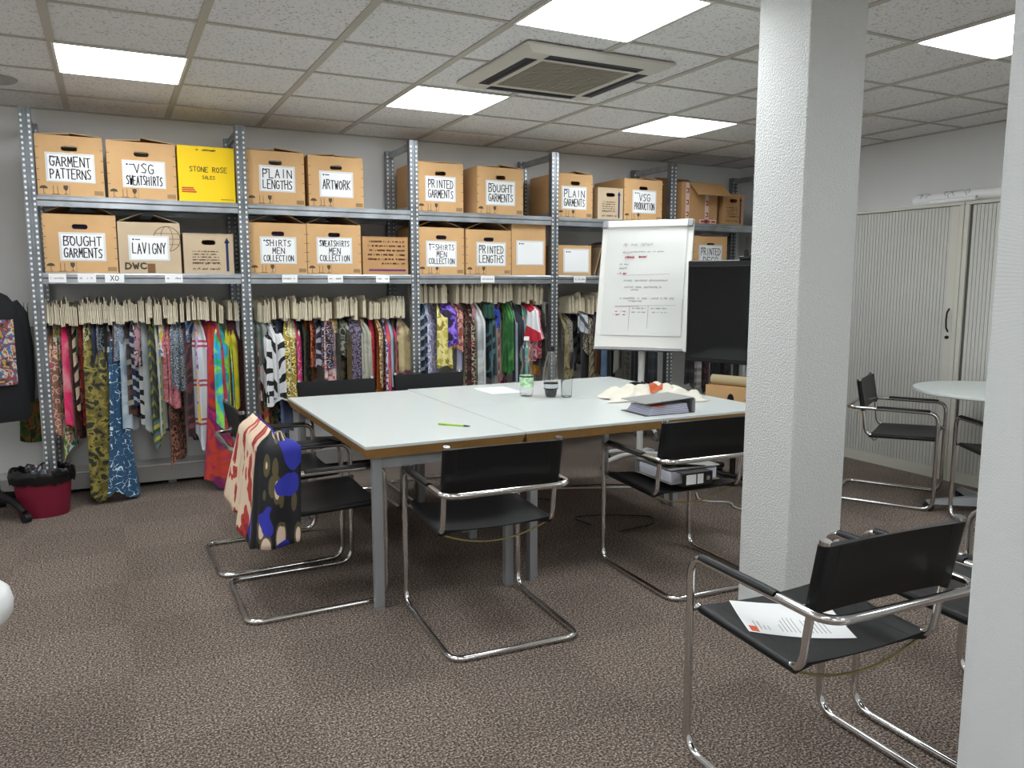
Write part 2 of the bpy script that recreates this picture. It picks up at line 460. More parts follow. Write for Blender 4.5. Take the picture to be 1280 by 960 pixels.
# LED panels
llab = {(0, 0): 'square LED ceiling panel above the leftmost shelving bay', (3, 0): 'square LED ceiling panel just left of the air conditioning cassette',
        (6, 0): 'small-looking square LED ceiling panel between cassette and pillar', (3, 3): 'large LED ceiling panel cut by the top edge of the picture',
        (6, 4): 'LED ceiling panel right of the white stippled pillar'}
lm = MB(); lm.box(-.29, .29, -.29, .29, 0, .006)
lmesh = lm.mesh('diffuser', M_LED)
fm = MB()
for s in (-1, 1):
    fm.box(min(s*.30, s*.288), max(s*.30, s*.288), -.3, .3, -.004, .01); fm.box(-.288, .288, min(s*.30, s*.288), max(s*.30, s*.288), -.004, .01)
fmesh = fm.mesh('panel_frame', mat('white_light_frame', 'e8e6e0', .4))
for i, j in LIGHTS:
    lab = llab.get((i, j), 'unseen LED ceiling panel, %s column from left wall, %s row from shelving' % (ordinal((i+6)//3), ordinal(j+1)))
    t = thing('ceiling_light', lab, 'ceiling light', (GX+G*(i+.5), GY-G*(j+.5), CEIL-.001), 0, 'LED ceiling panels')
    put('diffuser', lmesh, t); put('panel_frame', fmesh, t)
# air conditioning cassette
M_ACW = mat('cream_plastic', 'd2cec2', .45); M_ACD = mat('dark_vent', '24262c', .6); M_ACG = mat('grille_beige', 'a39c8c', .6)
ac = thing('air_conditioner', 'cream ceiling air conditioning cassette with square grille', 'air conditioner', (AC[0], AC[1], CEIL))
h = AC[2]/2
t = MB()   # bevelled face plate built as frame rings
def sq(r, z): return [(-r, -r, z), (r, -r, z), (r, r, z), (-r, r, z)]
def rings(mb, lst):
    vs_ = []; fs = []
    for r, z in lst: vs_ += sq(r, z)
    for k in range(len(lst)-1):
        for q in range(4): l = (q+1) % 4; fs.append((k*4+q, k*4+4+q, k*4+4+l, k*4+l))
    mb.add(vs_, fs)
rings(t, [(h, -.001), (h, -.012), (h-.05, -.034), (.262, -.034), (.262, -.022)])
t.build('face_plate', M_ACW, ac, smooth=None)
for k in range(4):
    t = MB(); t.box(-.275, .275, -.362, -.298, -.0362, -.030)
    o = t.build('air_outlet', M_ACD, ac, rot=(0, 0, k*PI/2), smooth=None)
    t = MB(); t.box(-.26, .26, -.324, -.318, -.040, -.0362); t.build('outlet_vane', mat('dark_vane', '3a3c42', .5), o, smooth=None)
t = MB(); t.box(-.262, .262, -.262, .262, -.026, -.020); g = t.build('grille_back', M_ACD, ac, smooth=None)
for k in range(22):
    y = -.25 + k*.0238
    t = MB(); t.box(-.26, .26, y-.006, y+.006, -.034, -.026); t.build('grille_slat', M_ACG, ac, smooth=None)
for k in range(6):
    t = MB(); x = -.22+k*.088; t.box(x-.002, x+.002, -.26, .26, -.0345, -.030); t.build('grille_bar', M_ACG, ac, smooth=None)
# round ceiling diffuser at the left
t = MB(); t.lathe([(.0, -.012), (.05, -.02), (.06, -.014), (.075, -.006), (.095, -.016), (.105, -.012), (.115, 0), (0, 0)], 32)
tag(t.build('ceiling_speaker', mat('speaker_grey', 'a8a8a6', .6), loc=(-.50, 5.32, CEIL+.004)), 'round grey ceiling fitting near the left picture edge', 'ceiling fitting')

# convector heater along the back wall
hr = thing('baseboard_heater', 'long low silver convector with slatted top against back wall', 'heater', (0, 0, 0))
M_HEAT = mat('silver_heater', 'b4b4b0', .35, .5)
t = MB(); t.box(-1.6, 2.4, 5.90, 6.085, .03, .135); t.build('heater_case', M_HEAT, hr, smooth=None)
for k in range(5):
    t = MB(); y = 5.905+k*.038; t.box(-1.6, 2.4, y, y+.022, .137, .150); t.build('heater_slat', mat('bright_slat', 'dcdcd8', .3, .4), hr, smooth=None)
for k in range(5):
    t = MB(); x = -1.5+k*.9; t.box(x, x+.05, 5.95, 6.05, 0, .03); t.build('heater_foot', M_HEAT, hr, smooth=None)

# ============================================================ SHELVING
PX = [-.378, .81, 1.99, 3.155, 4.31, 5.47]
sh = thing('shelving_rack', 'galvanised steel shelving rack with punched posts along back wall', 'shelving', (0, 0, 0))
PT = 2.405
def post_mesh():
    t = MB(); w = .031
    # folded profile: two flanges with a recessed groove between them
    t.prism([(-w, -.03), (-.009, -.03), (-.005, -.018), (.005, -.018), (.009, -.03), (w, -.03), (w, .02), (w-.003, .02), (w-.003, -.026), (-w+.003, -.026), (-w+.003, .02), (-w, .02)][::1], 'z', 0, PT)
    return t.mesh('post', M_GALVD)
def stud_mesh():
    t = MB(); z = .03
    while z < PT-.02:
        for x in (-.020, .020):
            q = [(x-.0045, -.0315, z-.007), (x+.0045, -.0315, z-.007), (x+.0065, -.0315, z+.004), (x+.003, -.0315, z+.008), (x-.003, -.0315, z+.008), (x-.0065, -.0315, z+.004)]
            t.add(q + [(a, -.0302, c) for a, b, c in q], [(0, 1, 2, 3, 4, 5)] + [(i, i+6, (i+1) % 6+6, (i+1) % 6) for i in range(6)])
        z += .0315
    return t.mesh('punched_slots', M_STUD)
pm, sm = post_mesh(), stud_mesh()
ZS = (1.46, 1.915)
for x in PX:
    o = put('post', pm, sh, (x, 5.50, 0)); s = put('punched_slots', sm, o); s['kind'] = 'stuff'
    o = put('rear_post', pm, sh, (x, 6.03, 0)); s = put('punched_slots', sm, o); s['kind'] = 'stuff'
    for z in (PT-.055, PT-.5, 1.0, .3):
        t = MB(); t.box(x-.012, x+.012, 5.52, 6.0, z, z+.045); t.box(x-.016, x+.016, 5.52, 6.0, z+.018, z+.026)
        t.build('side_brace', M_GALV, sh, smooth=None)
for k in range(5):
    x0, x1 = PX[k]+.032, PX[k+1]-.032
    for z in ZS:
        t = MB(); t.prism([(5.472, z-.066), (5.480, z-.066), (5.480, z-.040), (5.476, z-.034), (5.476, z-.022), (5.500, z-.022), (5.500, z-.004), (5.470, z-.004), (5.466, z-.010), (5.466, z-.028), (5.472, z-.036)], 'x', x0, x1)
        t.build('shelf_beam', M_GALV, sh, smooth=None)
        t = MB(); t.box(x0, x1, 6.02, 6.04, z-.066, z-.004); t.build('rear_beam', M_GALV, sh, smooth=None)
        t = MB(); t.box(x0, x1, 5.482, 6.018, z-.021, z)
        for q in range(3): t.box(x0, x1, 5.58+q*.16, 5.62+q*.16, z-.04, z-.021)
        t.build('shelf_panel', M_GALV, sh, smooth=None)

# shelf tags
rt = random.Random(3)
TAGS = [(-.270, .092, 'pink', 'pink lettered'), (-.115, .098, 'pink2', 'faint pink lettered'), (.035, .106, 'XO', 'XO'), (.371, .103, 's', 'small lettered'),
        (1.092, .101, 's', ''), (1.402, .106, 's', ''), (1.742, .100, 's', ''), (2.566, .114, 's', ''), (3.385, .113, 's', '')]
tl = ['white shelf tag with pink writing, leftmost below the BOUGHT GARMENTS box', 'white shelf tag with faint pink writing, left of the XO tag', 'white shelf tag reading XO on the lower shelf edge',
      'white shelf tag below the small box with blue arrow', 'white shelf tag below the SHIRTS MEN COLLECTION box', 'white shelf tag below the SWEATSHIRTS MEN COLLECTION box',
      'white shelf tag below the box with the purple stripe', 'white shelf tag below the PRINTED LENGTHS box', 'white shelf tag left of flipchart below a blank-labelled box']
for (x, w, k, _), lb in zip(TAGS, tl):
    t = thing('shelf_tag', lb, 'tag', (x, 5.4645, 1.46-.032), 0, 'paper tags on the lower shelf edge')
    m = MB(); m.box(-w/2, w/2, -.0006, .0006, -.026, .026); m.build('tag_card', M_PAPER, t, smooth=None)
    m = MB()
    if k == 'XO': write(m, 'XO', 0, 0, .05, .03, .004, rt, -.0012)
    else: scribble(m, -w*.4, w*.4, 0, .014, .0018, rt, -.0012)
    m.build('lettering', M_INK if not k.startswith('pink') else mat('pink_ink', 'b06a80', .6), t, smooth=None)

# ============================================================ ARCHIVE BOXES
def front_with_slot(w, h, slot, thick):
    """front panel (x-z), with a stadium hand hole if slot"""
    mb = MB()
    if not slot:
        mb.box(-w/2, w/2, 0, thick, 0, h); return mb
    sw, shh, sz = .085/2, .030/2, h*.79
    ring = []
    for k in range(12):
        a = -PI/2 + PI*k/11; ring.append((sw-shh + shh*math.cos(a), sz + shh*math.sin(a)))
    for k in range(12):
        a = PI/2 + PI*k/11; ring.append((-(sw-shh) + shh*math.cos(a), sz + shh*math.sin(a)))
    n = len(ring)
    def outer(p):
        dx, dz = p[0], p[1]-sz
        tx = (w/2)/abs(dx) if abs(dx) > 1e-6 else 1e9
        lim = (h-sz) if dz > 0 else sz
        tz = lim/abs(dz) if abs(dz) > 1e-6 else 1e9
        t = min(tx, tz); return (dx*t, sz+dz*t)
    out = [outer(p) for p in ring]
    # snap nearest points to rectangle corners
    for cx, cz in ((w/2, 0), (w/2, h), (-w/2, h), (-w/2, 0)):
        i = min(range(n), key=lambda q: (out[q][0]-cx)**2 + (out[q][1]-cz)**2); out[i] = (cx, cz)
    vs_ = [(p[0], 0, p[1]) for p in ring] + [(p[0], 0, p[1]) for p in out] + [(p[0], thick, p[1]) for p in ring] + [(p[0], thick, p[1]) for p in out]
    fs = []
    for i in range(n):
        j = (i+1) % n
        fs += [(i, n+i, n+j, j), (2*n+i, 2*n+j, 3*n+j, 3*n+i), (i, j, 2*n+j, 2*n+i), (n+i, 3*n+i, 3*n+j, n+j)]
    mb.add(vs_, fs); return mb
def flap(parent, w, d, hinge, axis, ang, m):
    """flap lying from hinge; axis 'x': hinge along x, opens about x"""
    t = MB()
    if axis == 'x': t.box(-w/2, w/2, 0, d, -.002, .002)
    else: t.box(0, d, -w/2, w/2, -.002, .002)
    t.build('flap', m, parent, loc=hinge, rot=(ang, 0, 0) if axis == 'x' else (0, ang, 0), smooth=None)
def symbols(mb, w, h):
    """umbrella, arrows, glass and bar code printed along the bottom"""
    y = -.0008; x = -w/2+.03; z = .012
    u = [(x+.022*math.cos(a), z+.028+.018*math.sin(a)) for a in [PI*k/8 for k in range(9)]]
    mb.add([(p[0], y, p[1]) for p in u], [tuple(range(9))]); stroke(mb, [(x, z+.03), (x, z), (x+.008, z)], .003, y)
    for k in (0, 1):
        xx = x+.05+k*.022; stroke(mb, [(xx, z), (xx, z+.045)], .003, y)
    stroke(mb, [(x+.042, z-.002), (x+.082, z-.002)], .003, y)
    gx = x+.115
    mb.add([(gx-.012, y, z+.05), (gx-.012, y, z+.032), (gx-.004, y, z+.02), (gx+.004, y, z+.02), (gx+.012, y, z+.032), (gx+.012, y, z+.05)], [(0, 1, 2, 3, 4, 5)])
    stroke(mb, [(gx, z+.02), (gx, z+.002)], .003, y); stroke(mb, [(gx-.009, z), (gx+.009, z)], .003, y)
    stroke(mb, [(x-.03, z-.006), (x+.135, z-.006), (x+.135, z+.055)], .0015, y)
    for k in range(11): stroke(mb, [(w/2-.055+k*.0045, .012), (w/2-.055+k*.0045, .036)], .0022, y)
    for s in (-1, 1):
        for q in range(4): stroke(mb, [(s*w/2, h*(.25+.18*q)), (s*(w/2-.014), h*(.25+.18*q))], .003, y)
rb = random.Random(11)
SHW = {0: 1.46, 1: 1.915}
def carton(x0, x1, lvl, h, label, lines=None, m=None, slot=True, depth=.46, sheet=None, marks='sym', flaps='folded', dy=0.0, rz=0.0, text_h=.055, cat='box'):
    m = m or M_CARD; w = x1-x0; z = SHW[lvl]
    T = thing('cardboard_box', label, cat, ((x0+x1)/2, 5.512+dy, z), rz, 'boxes on the shelving')
    tk = .005
    fr = front_with_slot(w, h, slot, tk); body = fr
    body.box(-w/2, w/2, depth-tk, depth, 0, h)
    body.box(-w/2, -w/2+tk, tk, depth-tk, 0, h); body.box(w/2-tk, w/2, tk, depth-tk, 0, h)
    body.box(-w/2+tk, w/2-tk, tk, depth-tk, 0, tk)
    b = body.build('box_body', m, T, smooth=None)
    if flaps == 'folded':
        flap(T, depth-.02, w*.5-.004, (-w/2+.003, depth/2, h+.003), 'y', -rb.uniform(.02, .10), m)
        t = MB(); t.box(-(w*.5-.004), 0, -(depth-.02)/2, (depth-.02)/2, -.002, .002)
        t.build('flap', m, T, loc=(w/2-.003, depth/2, h+.004), rot=(0, rb.uniform(.03, .13), 0), smooth=None)
    elif flaps == 'up':
        for s in (-1, 1):
            t = MB(); t.box(min(0, -s*.15), max(0, -s*.15), -(depth-.04)/2, (depth-.04)/2, -.002, .002)
            t.build('flap', m, T, loc=(s*(w/2-.004), depth/2, h+.002), rot=(0, s*rb.uniform(.25, .5), 0), smooth=None)
        t = MB(); t.box(-w/2+.02, w/2-.02, -.14, 0, -.002, .002)
        t.build('flap', m, T, loc=(0, depth-.01, h+.003), rot=(-.25, 0, 0), smooth=None)
        t = MB(); t.cbox(-w/2+.03, w/2-.03, .05, depth-.05, h*.5, h-.03, .01); t.build('folded_cloth', mat('cloth_in_box', '6a5a78', .9, var=.3), T)
    elif flaps == 'lid':
        t = MB(); t.box(-w/2-.003, w/2+.003, -.003, depth+.003, h, h+.004); t.build('flap', m, T, smooth=None)
    if marks:
        t = MB()
        if marks == 'sym': symbols(t, w, h)
        if t.v: t.build('printed_marks', M_PRINT, b, smooth=None)['kind'] = 'stuff'
    if sheet is not None:
        sx, sz, sw, s_h = sheet
        S = MB(); S.box(sx-sw/2-.012, sx+sw/2+.012, -.0016, -.0002, sz-s_h/2-.008, sz+s_h/2+.012)
        sl = S.build('label_sleeve', M_SLEEVE, T, smooth=None)
        S = MB(); S.box(sx-sw/2, sx+sw/2, -.0030, -.0018, sz-s_h/2, sz+s_h/2); lp = S.build('label_sheet', M_PAPER, sl, smooth=None)
        S = MB()
        if lines:
            n = len(lines); th = text_h if n < 3 else text_h*.72
            for k, tx in enumerate(lines):
                zz = sz + ((n-1)/2-k)*th*1.28
                write(S, tx, sx, zz, min(sw*.94, len(tx)*th*.72), th, .0062 if n < 3 else .0052, rb, -.0036)
        if S.v: S.build('lettering', M_INK, sl, smooth=None)
        S = MB(); S.lathe([(0, 0), (.006, 0), (.006, .0006), (0, .0006)], 10); S.box(.01, .04, -.003, .003, 0, .0006)
        S.build('letterhead', M_NAVY, sl, loc=(sx-sw/2+.016, -.0032, sz+s_h/2-.014), rot=(PI/2, 0, 0), smooth=None)
    return T, b
SH = (0.0, .155, .20, .155)
carton(-.340, .013, 1, .352, 'cardboard box lettered GARMENT PATTERNS on the top shelf', ['GARMENT', 'PATTERNS'], sheet=(.0, .165, .235, .15))
carton(.032, .420, 1, .345, 'cardboard box lettered VSG SWEATSHIRTS beside the yellow box', ['VSG', 'SWEATSHIRTS'], sheet=(.01, .15, .22, .145))
carton(.845, 1.222, 1, .350, 'cardboard box lettered PLAIN LENGTHS on the top shelf', ['PLAIN', 'LENGTHS'], sheet=(.01, .17, .21, .15), flaps='folded')
carton(1.250, 1.630, 1, .343, 'cardboard box lettered ARTWORK on the top shelf', ['ARTWORK'], sheet=(.0, .155, .21, .155), text_h=.06)
carton(2.030, 2.390, 1, .352, 'cardboard box lettered PRINTED GARMENTS on the top shelf', ['PRINTED', 'GARMENTS'], sheet=(.0, .165, .215, .16))
carton(2.505, 2.893, 1, .350, 'cardboard box lettered BOUGHT GARMENTS on the top shelf', ['BOUGHT', 'GARMENTS'], sheet=(.0, .16, .225, .165))
carton(3.200, 3.527, 1, .343, 'cardboard box lettered PLAIN GARMENTS on the top shelf', ['PLAIN', 'GARMENTS'], sheet=(-.01, .155, .21, .16))
carton(3.835, 4.223, 1, .337, 'cardboard box lettered VSG PRODUCTION on the top shelf', ['VSG', 'PRODUCTION'], sheet=(.01, .155, .22, .17))
carton(-.332, .060, 0, .350, 'cardboard box lettered BOUGHT GARMENTS on the lower shelf', ['BOUGHT', 'GARMENTS'], sheet=(.01, .155, .225, .15), flaps='up')
carton(.845, 1.222, 0, .338, 'cardboard box lettered SHIRTS MEN COLLECTION', ['SHIRTS', 'MEN', 'COLLECTION'], sheet=(.0, .155, .215, .16), flaps='up')
carton(1.226, 1.602, 0, .340, 'cardboard box lettered SWEATSHIRTS MEN COLLECTION', ['SWEATSHIRTS', 'MEN', 'COLLECTION'], sheet=(.0, .16, .225, .16), flaps='up')
carton(2.030, 2.393, 0, .345, 'cardboard box lettered T-SHIRTS MEN COLLECTION', ['T-SHIRTS', 'MEN', 'COLLECTION'], sheet=(.0, .15, .22, .17), flaps='up')
carton(2.410, 2.788, 0, .338, 'cardboard box lettered PRINTED LENGTHS on the lower shelf', ['PRINTED', 'LENGTHS'], sheet=(.02, .155, .225, .16), flaps='up')
carton(4.580, 4.955, 0, .345, 'cardboard box lettered PRINTED DECO behind the television', ['PRINTED', 'DECO'], sheet=(.0, .175, .24, .17), text_h=.06)
carton(2.795, 3.095, 0, .392, 'tall plain cardboard box with a blank white label', None, sheet=(.01, .17, .22, .17), slot=False, marks=None, flaps='lid')
carton(3.200, 3.520, 0, .235, 'low cardboard box with a blank label beside the flipchart', None, sheet=(.02, .115, .22, .17), slot=False, marks=None, flaps='lid')
# yellow box
T, b = carton(.432, .772, 1, .343, 'bright yellow box lettered STONE ROSE on the top shelf', None, m=M_YELLOW, slot=False, marks=None, flaps='lid', depth=.42)
t = MB(); write(t, 'STONE ROSE', .01, .205, .23, .032, .0042, rb, -.0012); write(t, 'SALES', .01, .155, .08, .02, .0032, rb, -.0012)
scribble(t, -.06, .06, .325, .012, .003, rb, -.0012); stroke(t, [(.08, .02), (.16, .02)], .003, -.0012); t.build('lettering', M_INK, b, smooth=None)['kind'] = 'stuff'
t = MB()
for q in range(3): stroke(t, [(-.15, .085-q*.012), (-.085+q*.008, .085-q*.012)], .008, -.0012)
t.build('red_print', M_RED, b, smooth=None)
# LAVIGNY box with globe
T, b = carton(.067, .424, 0, .315, 'pale cardboard box lettered LAVIGNY with printed globe', ['LAVIGNY'], m=M_CARD2, slot=False, marks=None, flaps='up', sheet=(-.005, .155, .21, .135), text_h=.065)
t = MB(); cx, cz, R_ = .10, .215, .078
def arc(mb, cx, cz, rx, rz, a0, a1, pen): stroke(mb, [(cx+rx*math.cos(a0+(a1-a0)*k/20), cz+rz*math.sin(a0+(a1-a0)*k/20)) for k in range(21)], pen, -.0008)
arc(t, cx, cz, R_, R_, 0, 2*PI, .004); arc(t, cx, cz, R_*.45, R_, 0, 2*PI, .003)
for q in (-.45, 0, .45): stroke(t, [(cx-R_*math.cos(q), cz+R_*math.sin(q)), (cx+R_*math.cos(q), cz+R_*math.sin(q))], .003, -.0008)
write(t, 'DWC', -.085, .045, .13, .035, .010, rb, -.0008); t.build('printed_marks', M_PRINT, b, smooth=None)
t = MB(); t.box(-.02, .025, -.0016, -.0002, 0, .06); t.build('brown_tape', mat('brown_tape', '7a5634', .3), b, smooth=None)
# small arrow boxes
def arrow_box(x0, x1, lvl, h, label, m, depth=.36):
    T, b = carton(x0, x1, lvl, h, label, None, m=m, slot=True, marks=None, flaps='lid', depth=depth)
    w = x1-x0; t = MB(); ax = w/2-.04
    stroke(t, [(ax, .02), (ax, h-.05)], .016, -.0008); t.add([(ax-.018, -.0008, h-.055), (ax+.018, -.0008, h-.055), (ax, -.0008, h-.02)], [(0, 1, 2)])
    t.build('blue_arrow', M_NAVY, b, smooth=None)
    t = MB()
    for q in range(5): scribble(t, -w*.33, w*.2, h*.56-q*.018, .008, .0022, rb, -.0008, 1.4)
    for q in range(2): scribble(t, -w*.33, w*.26, h*.26-q*.036, .016, .003, rb, -.0008)
    t.build('printed_marks', M_PRINT, b, smooth=None)['kind'] = 'stuff'
    return T
arrow_box(.440, .745, 0, .252, 'small pale box with blue arrow beside LAVIGNY box', M_CARD2)
arrow_box(3.578, 3.824, 1, .250, 'small pale box with dark arrow beside VSG PRODUCTION box', M_CARD2)
arrow_box(4.893, 5.135, 1, .265, 'small brown box beside the red-taped carton', M_CARD3)
# box with purple stripe and printed lines
T, b = carton(1.614, 1.950, 0, .262, 'brown box with printed words and a purple stripe', None, m=M_CARD3, slot=False, marks=None, flaps='lid', depth=.40)
t = MB()
for q in range(6): scribble(t, -.13+.02*(q == 5)*5, .145, .232-q*.031, .014, .0032, rb, -.0008, 1.7)
t.build('printed_marks', mat('plum_print', '7a4a3c', .8), b, smooth=None)['kind'] = 'stuff'
t = MB(); stroke(t, [(-.12, .03), (.145, .03)], .014, -.0008); t.build('purple_stripe', M_PURPLE, b, smooth=None)
# red-taped open carton with hanging flap
T, b = carton(4.432, 4.826, 1, .345, 'worn cardboard carton with red printed tape and open flap', None, m=M_CARD3, slot=False, marks=None, flaps='none', depth=.42)
M_TAPE = mat('white_red_tape', 'd8c0b4', .35)
tapes = [(-.155, -.115, 0, .34), (.06, .10, 0, .27)]
for a, c, d, e in tapes:
    t = MB(); t.box(a, c, -.0016, -.0002, d, e); o = t.build('packing_tape', M_TAPE, T, smooth=None)
    t = MB()
    for q in range(3): stroke(t, [(a+.01, d+.06+q*.1), (c-.01, d+.06+q*.1), (c-.01, d+.09+q*.1), (a+.01, d+.09+q*.1)], .01, -.002)
    t.build('red_print', M_RED, o, smooth=None)
t = MB(); t.box(0.0, .19, -.0016, -.0002, .0, .035); o = t.build('packing_tape', M_TAPE, T, smooth=None)
t = MB()
for q in range(3): stroke(t, [(.02+q*.06, .018), (.055+q*.06, .018)], .016, -.002)
t.build('red_print', M_RED, o, smooth=None)
t = MB(); t.box(-.15, .22, -.17, 0, -.002, .002); t.build('flap', M_CARD3, T, loc=(.03, -.002, .345), rot=(.75, 0, 0), smooth=None)
t = MB(); t.box(-.19, .19, 0, .16, -.002, .002); t.build('flap', M_CARD3, T, loc=(0, .26, .35), rot=(.5, 0, 0), smooth=None)
# leaning folders beside the low box
for k in range(6):
    t = MB(); t.box(0, .012, 0, .33, 0, .24+.012*k)
    tag(t.build('document_folder', mat('folder%d' % (k % 3), ('8a7458', '5c4c40', 'b4aa98')[k % 3], .8), loc=(3.56+k*.026, 5.53, 1.4605), rot=(0, .28, 0), smooth=None),
        '%s leaning folder, %s from the blank-labelled low box' % (('tan', 'dark brown', 'pale')[k % 3], ordinal(k+1)), 'folder', 'folders leaning on the lower shelf')

# ============================================================ CLOTHES RAILS WITH FABRIC LENGTHS
# (x, visible width, hem height, pattern, colours, description), left to right, metres
RAIL1 = [
    (-0.356, 0.068, 0.607, 'solid', 'a87858 6a4a36', 'tan brown'),
    (-0.323, 0.04, 0.767, 'dots', 'c8ccc8 55565a 8a8c90', 'grey and white speckled'),
    (-0.296, 0.098, 0.436, 'floral', 'd8a890 c05868 e8d0b0 9a6a58', 'salmon pink floral'),
    (-0.284, 0.045, 0.561, 'floral', 'd8c890 a09050 f0e8d0', 'cream and mustard floral'),
    (-0.262, 0.035, 0.353, 'camo', '2f6a4a d8c83a e0e0d0 1f7a5a', 'green and yellow patterned'),
    (-0.227, 0.055, 0.541, 'tie', 'd88890 d01858 e04878', 'hot pink shaded'),
    (-0.2, 0.035, 0.503, 'dots', '1c1414 8a4838 40201c', 'dark brown spotted'),
    (-0.183, 0.04, 0.938, 'zebra', 'e0c8a8 281814', 'tan zebra striped'),
    (-0.165, 0.04, 0.963, 'solid', '5a6a3a 3a4a2a', 'olive green'),
    (-0.151, 0.05, 0.706, 'camo', 'a83028 7a2018 b84838', 'rust red'),
    (-0.129, 0.035, 0.936, 'floral', 'c0b060 2a2818 e0d8a0', 'yellow and black'),
    (-0.1, 0.139, 0.034, 'camo', '20241a 6a6028 94853a 2c3020', 'long dark olive camouflage'),
    (-0.093, 0.041, 0.806, 'solid', '1c2440 2a3458', 'navy blue'),
    (-0.079, 0.041, 0.857, 'dots', '404858 a0a8b0 20242c', 'slate blue speckled'),
    (-0.037, 0.09, 0.35, 'plaid', '1c1a20 6a4a5a d8d4cc 7a5848', 'purple and white plaid'),
    (-0.001, 0.046, 0.407, 'solid', '12302a 0c1c1c', 'bottle green'),
    (0.017, 0.201, 0.04, 'vine', '1c4868 c8dce8 2a5878', 'flared blue and white vine print'),
    (0.036, 0.046, 0.536, 'tie', 'd8a090 b87868 e0b8a8', 'blush pink'),
    (0.05, 0.046, 0.902, 'dots', 'd0d8e0 404858 8890a0', 'white and slate pebble print'),
    (0.078, 0.062, 0.464, 'tie', 'a8c0d0 c8d4dc 90a8b8', 'pale blue'),
    (0.106, 0.062, 0.742, 'plaid', '1c1410 6a3a28 d0c0a0 302018', 'brown patchwork'),
    (0.137, 0.071, 0.606, 'stripe', '182c4c 1c3050 b0b4b4', 'navy with grey band'),
    (0.167, 0.042, 0.871, 'floral', 'd0c0b0 402830 b08890', 'blush and maroon leaf print'),
    (0.186, 0.042, 0.844, 'zebra', 'd8d4d0 181414', 'black and white animal print'),
    (0.21, 0.042, 0.431, 'solid', 'd0d4d4 a8b0b4', 'plain white'),
    (0.234, 0.068, 0.359, 'stripe', '3a5a40 b8b040 607080', 'green and yellow diagonal striped'),
    (0.258, 0.037, 0.787, 'stripe', '14140f 6a6a2a 242418', 'black and olive striped'),
    (0.283, 0.037, 0.425, 'solid', 'd8dcd8 b0b4b0', 'long off-white'),
    (0.312, 0.047, 0.918, 'camo', 'e07830 4068b0 e8e4dc e0c030', 'bright multicoloured'),
    (0.336, 0.063, 0.594, 'vine', 'c07078 802838 d8a0a0', 'pink and maroon paisley'),
    (0.361, 0.037, 0.21, 'floral', '181010 c08060 5a3020', 'long black and copper print'),
    (0.369, 0.078, 0.701, 'dots', 'c0ccd4 303840 788088', 'black and white dotted'),
    (0.417, 0.073, 0.762, 'floral', '161616 a0906a 3a3a34 808878', 'black leaf print'),
    (0.46, 0.043, 0.366, 'zebra', '2a1014 6a3038', 'dark maroon lined'),
    (0.485, 0.048, 0.501, 'stripe', 'd0d8e8 6060a0 4080c0', 'white and blue striped'),
    (0.516, 0.105, 0.335, 'band', 'c8ccd0 c8ccd0 b04858', 'grey towelling with red lines'),
    (0.54, 0.043, 0.935, 'floral', '7848a0 d0b0e0 e0c040', 'lilac floral'),
    (0.561, 0.084, 0.292, 'tie', 'e07020 d82890 e04080 b82080', 'orange and magenta tie-dye'),
    (0.606, 0.191, 0.044, 'tie', 'a02060 c84020 701858 c82878', 'long magenta and orange tie-dye'),
    (0.651, 0.128, 0.438, 'tie', '20b848 20a0d0 90e040 c8e8e0 1890b0', 'green and turquoise tie-dye'),
    (0.713, 0.08, 0.543, 'tie', '98a810 d0c020 606818', 'lime and yellow shaded'),
    (0.767, 0.049, 0.367, 'vine', '501828 302030 a03848', 'dark red paisley'),
]
